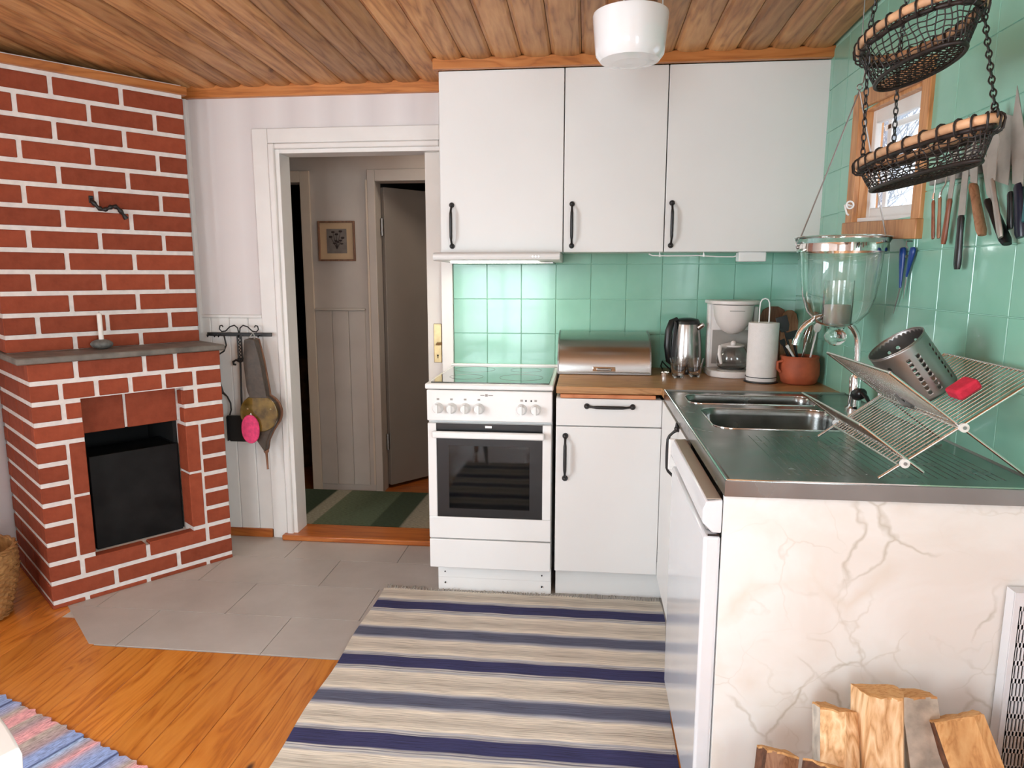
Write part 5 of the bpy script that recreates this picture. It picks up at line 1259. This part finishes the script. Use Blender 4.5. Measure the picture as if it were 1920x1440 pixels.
# blue scissors
sc_ = thing('blue_scissors', 'blue-handled scissors hanging on the green tiles below the window', 'scissors', (-.016, -1.09, 1.38))
for (a_, b_, tip, w_) in (((-1.060, 1.398), (-1.064, 1.285), (-1.034, 1.208), .0135), ((-1.125, 1.396), (-1.098, 1.318), (-1.090, 1.254), .0125)):
    X_ = -.020; p0, p1 = Vector((X_, *a_)), Vector((X_, *b_))
    c_ = p0.lerp(p1, .25); ov = []
    MB().tube([p0+Vector((0, .0, .004)), p0, p0.lerp(p1, .15), p0.lerp(p1, .4), p0.lerp(p1, .7), p1], [w_*.6, w_*1.05, w_*1.15, w_*.95, w_*.65, w_*.45], 12, flat=.5).build('handle', BLUEP, sc_, smooth=60)
    t3 = Vector((X_, *tip)); MB().tube([p1, p1.lerp(t3, .5), t3], [.0045, .0035, .001], 8, flat=.4).build('blade', STEELD, sc_, smooth=60)
    sc_.location.x = -.016
MB().cyl((-.024, -1.092, 1.375), (-.014, -1.092, 1.375), .004).build('pivot', STEELD, sc_)
MB().tube([(-.010, -1.095, 1.418), (-.026, -1.095, 1.418), (-.028, -1.098, 1.405), (-.022, -1.098, 1.398)], .0018, 6).build('hanging_hook', STEELD, sc_)

# ================================================================== FLOOR THINGS
# striped rag rug
rg = thing('striped_rag_rug', 'long woven rug with navy and cream stripes in front of the stove', 'rug', (-1.77, -.532, 0))
mb = MB(); nx, ny = 24, 40; Wd, Ln = 1.152, 2.1
def rz(i, j): return .0075+.0012*sin(i*1.3+j*.4)+.0009*sin(j*.9)
def rxy(i, j):
    x_ = Wd*i/nx; y_ = -Ln*j/ny-.028*(i/nx)*0
    x_ += .004*sin(j*.7) if i in (0, nx) else 0
    if i == nx: x_ -= .065*min(1, max(0, (j/ny*Ln-.2)/.8)) 
    return x_, y_-.0+(.012*sin(i*.9) if j == 0 else 0)*.5
V0 = [(*rxy(i, j), rz(i, j)) for j in range(ny+1) for i in range(nx+1)]
V1 = [(x_, y_, .001) for x_, y_, z_ in V0]; k0 = len(V0); Wn = nx+1
fs = [(j*Wn+i, j*Wn+i+1, (j+1)*Wn+i+1, (j+1)*Wn+i) for j in range(ny) for i in range(nx)]
fs += [tuple(k0+q_ for q_ in f[::-1]) for f in fs[:]]
for i in range(nx): fs += [(i, i+1, k0+i+1, k0+i), (ny*Wn+i, ny*Wn+i+1, k0+ny*Wn+i+1, k0+ny*Wn+i)]
for j in range(ny): fs += [(j*Wn, (j+1)*Wn, k0+(j+1)*Wn, k0+j*Wn), (j*Wn+nx, (j+1)*Wn+nx, k0+(j+1)*Wn+nx, k0+j*Wn+nx)]
mb.add(V0+V1, fs); mb.build('woven_cloth', RUG, rg, local=True, smooth=40)
mb = MB(); R_ = random.Random(5)
for i in range(105):
    x_ = Wd*(i+.5)/105; 
    if .17 < x_ < .72: ln = R_.uniform(.008, .016)
    else: ln = R_.uniform(.022, .040)
    dx_ = R_.uniform(-.018, .018)
    mb.tube([(x_, -.004, .007), (x_+dx_*.4, ln*.45, .010+R_.uniform(0, .006)), (x_+dx_, ln, .004)], [.0022, .0020, .0012], 5)
mb.build('fringe', FRINGE, rg, local=True, smooth=60, kind='stuff')
# pink and blue rug
e2 = Vector((.9318, -.3630)); rg2 = thing('pink_blue_rag_rug', 'pink, blue and beige striped rag rug at the lower left', 'rug', (-2.766, -1.397, 0), atan2(-.3630, .9318))
mb = MB(); n = 90
top = [(-.35+1.33*i/n, .005*sin(i*2.3)+.003*sin(i*5.1)) for i in range(n+1)]
mb.prism(top[::-1]+[(-.35, -.85), (.98, -.85)], .001, .0085)
o = mb.build('woven_cloth', RUG2, rg2, local=True)
# white spindle-back chair, only the end of its top rail in view
chr_ = thing('white_spindle_chair', 'white painted wooden chair whose top rail enters at the lower left', 'chair', (-1.783, -2.497, -.032), atan2(-.36, .93))
# local x along the rail, +x to the right end; back faces local +y
rail = MB(); prf = []
nr = 16
for i in range(nr+1):
    u_ = -.21+.42*i/nr; yb = .030*(1-(u_/.21)**2)-.0; zt = .812+.010*(1-(u_/.21)**2)
    prf.append((u_, yb, zt))
vs_ = []
for (u_, yb, zt) in prf:
    for (dy, dz) in ((-.013, -.046), (-.015, -.010), (-.011, .0), (.011, .0), (.014, -.012), (.012, -.046)): vs_.append((u_, yb+dy, zt+dz))
fs = [(i*6+k, i*6+(k+1) % 6, (i+1)*6+(k+1) % 6, (i+1)*6+k) for i in range(nr) for k in range(6)]+[tuple(range(6)), tuple(range(nr*6, nr*6+6))[::-1]]
rail.add(vs_, fs); rail.build('top_rail', WHITEG, chr_, local=True, bevel=.003, bseg=2)
for i in range(7):
    u_ = -.18+.06*i; yb = .030*(1-(u_/.21)**2)
    MB().tube([(u_*.86, .0, .455), (u_*.93, yb*.5+.004, .62), (u_, yb, .772)], [.0085, .0105, .0085], 10).build('spindle', WHITEG, chr_, local=True, smooth=60)
seat = rrect(-.20, -.38, .20, .03, .05)
MB().prism(seat, .43, .457).build('seat', WHITEG, chr_, local=True, bevel=.006)
for sx_ in (-1, 1):
    for y_ in (-.34, -.01):
        MB().tube([(sx_*.15, y_*.9-.01, .432), (sx_*.175, y_-.0, .2), (sx_*.19, y_*1.08, .0420)], [.016, .019, .013], 12).build('leg', WHITEG, chr_, local=True, smooth=60)
for sx_ in (-1, 1): MB().tube([(sx_*.178, -.345, .19), (sx_*.178, -.015, .19)], .009, 10).build('stretcher', WHITEG, chr_, local=True, smooth=60)
MB().tube([(-.178, -.18, .19), (.178, -.18, .19)], .009, 10).build('stretcher', WHITEG, chr_, local=True, smooth=60)
# wicker basket by the fireplace
wk = thing('wicker_basket', 'round brown wicker basket at the left edge beside the fireplace', 'basket', (-3.300, -.955, 0))
prof = []
for k in range(45):
    t_ = k/44; prof.append((.130+.045*sin(t_*pi*.62), .002+.268*t_))
inner = [(r_-.010, z_) for r_, z_ in prof[::-4]]+[(.0005, .012)]
MB().lathe([(.0005, .0)]+prof, 96, caps=False, rmod=lambda r_, a, k: r_+(.0055*sin(a*22+(pi if (k//2) % 2 else 0)) if r_ > .05 else 0)).lathe(inner, 48, caps=False).build('woven_body', WICK, wk, local=True, smooth=50)
def braid(z_, r_, rr, nm):
    for ph in (0, pi): MB().tube([((r_+rr*.6*sin(i*.9+ph))*cos(2*pi*i/72), (r_+rr*.6*sin(i*.9+ph))*sin(2*pi*i/72), z_+rr*.6*cos(i*.9+ph)) for i in range(72)], rr*.7, 7, True).build(nm, WICK, wk, local=True, smooth=60)
braid(.272, prof[-1][0]-.002, .008, 'rim_braid'); braid(.01, .136, .006, 'foot_braid'); braid(.19, .176, .005, 'band_braid')
R_ = random.Random(9)
for i in range(6):
    a = R_.uniform(0, 2*pi); rr = R_.uniform(0, .09); L_ = R_.uniform(.07, .13)
    o = thing('wood_chip', 'pale split kindling sticks heaped in the wicker basket', 'kindling', (wk.location.x+rr*cos(a), wk.location.y+rr*sin(a), .272+.012*(i % 3)), R_.uniform(0, pi), 'kindling in the wicker basket')
    MB().prism([(-L_/2, -.010), (L_/2, -.007), (L_/2, .009), (-L_/2, .012)], -.006, .006, axis='z').build('stick', LOGW, o, local=True, bevel=.002); o.rotation_euler = (R_.uniform(-.4, .4), R_.uniform(-.5, .5), o.rotation_euler[2])

# ------------------------------------------------------------------ heater beside the end panel
hx0, hx1, hy0, hy1 = -.078, -.010, -1.834, -1.804
he = thing('slotted_heater', 'narrow white metal heater with rows of dark slots beside the marble panel', 'heater', (-.06, -1.84, 0))
MB().box((hx0, hy0+.004, .05), (hx1, hy1, .698)).build('casing', APPL, he)
SLW = plain('slot_dark_interior', (.012, .013, .02), .6)
pl = MB(); sx0 = hx0+.012; cols = 6; rowsn = 15; pit = .0070; zp = .0390; zb0 = .085
MB().box((sx0, hy0+.0035, zb0), (sx0+cols*pit, hy0+.0045, zb0+rowsn*zp)).build('slot_backing', SLW, he)
pl.box((hx0, hy0, .05), (sx0, hy0+.003, .698)).box((sx0+cols*pit, hy0, .05), (hx1, hy0+.003, .698)).box((sx0, hy0, .05), (sx0+cols*pit, hy0+.003, zb0)).box((sx0, hy0, zb0+rowsn*zp), (sx0+cols*pit, hy0+.003, .698))
for j in range(rowsn): pl.box((sx0, hy0, zb0+zp*j+.029), (sx0+cols*pit, hy0+.003, zb0+zp*(j+1)))
for i in range(cols+1): pl.box((sx0+pit*i-.0018, hy0, zb0), (sx0+pit*i+.0018, hy0+.003, zb0+rowsn*zp))
pl.build('slotted_front', APPL, he)
for x_ in (hx0+.01, hx1-.02): MB().box((x_, hy0+.01, 0), (x_+.012, hy1-.01, .05)).build('foot', GREYP, he)

# ------------------------------------------------------------------ firewood
def log(label, base, top, poly, roll=0, bark=(), seed=1, matf=LOGW):
    """split log: poly = cross-section [(u, v)], bark = indices of the sides that carry bark"""
    a, b = Vector(base), Vector(top); d = (b-a).normalized(); L_ = (b-a).length
    u = d.cross(Vector((0, 1, 0))).normalized()*-1; v = d.cross(u).normalized()*-1
    q = Matrix.Rotation(roll, 3, d); u = q@u; v = q@v
    R_ = random.Random(seed); o = thing('firewood_log', label, 'log', base, 0, 'split firewood leaning on the end panel')
    P_ = []; side = []
    for i in range(len(poly)):
        p, r_ = poly[i], poly[(i+1) % len(poly)]; ns = max(3, int(hypot(p[0]-r_[0], p[1]-r_[1])/.010))
        for k in range(ns):
            t_ = k/ns; w_ = 0 if k == 0 else R_.uniform(-.0022, .0022)
            nx_, ny_ = (r_[1]-p[1]), -(r_[0]-p[0]); ln = hypot(nx_, ny_) or 1
            P_.append((p[0]+(r_[0]-p[0])*t_+nx_/ln*w_, p[1]+(r_[1]-p[1])*t_+ny_/ln*w_)); side.append(i)
    nl = 9; n = len(P_); vs_ = []
    bend = R_.uniform(-.006, .006)
    for k in range(nl+1):
        t_ = k/nl
        for i, (pu, pv) in enumerate(P_):
            j_ = R_.uniform(-.0010, .0010); e = (R_.uniform(-.004, .003) if k == nl and i % 3 == 0 else 0)
            vs_.append(a+d*(L_*t_+e)+u*(pu*(1+.03*sin(t_*4+seed))+bend*sin(pi*t_)+j_)+v*(pv+j_))
    mb = MB(); fs0 = []; mi = []
    for k in range(nl):
        for i in range(n):
            fs0.append((k*n+i, k*n+(i+1) % n, (k+1)*n+(i+1) % n, (k+1)*n+i)); mi.append(1 if side[i] in bark else 0)
    mb.add(vs_, fs0); mb.m = mi
    inv_ = None
    ob = mb.build('split_sides', [matf, BARKW if seed % 2 else BARK], o, smooth=28)
    for (k, nm) in ((0, 'lower_end'), (nl, 'sawn_end')):
        m2 = MB(); vv = [vs_[k*n+i] for i in range(n)]; off = d*(.0008 if k else -.0)
        m2.add([x_+off for x_ in vv]+[x_-d*.003 for x_ in vv] if k else [x_ for x_ in vv]+[x_+d*.003 for x_ in vv], [tuple(range(n)), tuple(range(n, 2*n))[::-1]]+[(i, (i+1) % n, n+(i+1) % n, n+i) for i in range(n)])
        m2.build(nm, LOGE, o)
    return o
W_ = .040
log('tall pale split log standing highest in the pile, with ragged fibres', (-.330, -2.010, .003), (-.350, -1.905, .512), [(-.044, -.030), (-.010, -.038), (.040, -.034), (.046, .0), (.030, .034), (-.030, .030)], 0, (), 2)
log('log with a triangular sawn end left of the tallest log', (-.470, -2.085, .002), (-.418, -1.885, .458), [(-.042, .026), (-.034, -.040), (-.008, -.046), (.036, .018), (.0, .040)], 0, (0,), 3)
log('log with a tilted square sawn end at the left of the pile', (-.560, -2.200, .002), (-.458, -1.985, .400), [(-.044, -.028), (.030, -.034), (.044, .026), (-.030, .034)], .25, (3,), 4)
log('short reddish log lowest at the left end of the pile', (-.610, -2.080, .002), (-.535, -1.900, .365), [(-.034, -.020), (.036, -.026), (.034, .026), (-.030, .024)], 0, (3,), 6, HANDWL)
log('log with curved pale bark right behind the tallest log', (-.222, -2.035, .002), (-.275, -1.872, .492), [(-.030, .030), (-.022, -.024), (-.004, -.034), (.018, -.030), (.034, .0), (.034, .034)], 0, (0, 1, 2, 3, 4, 5), 5)
log('broad flat-faced log leaning at the right of the pile', (-.095, -2.170, .002), (-.216, -1.915, .474), [(-.042, -.030), (.050, -.026), (.048, .030), (-.046, .034)], 0, (3,), 8, LOGE)
log('log at the right edge in front of the heater', (-.060, -2.290, .002), (-.115, -1.985, .420), [(-.038, -.024), (.030, -.032), (.038, .026), (-.030, .030)], .1, (2,), 7, LOGE)
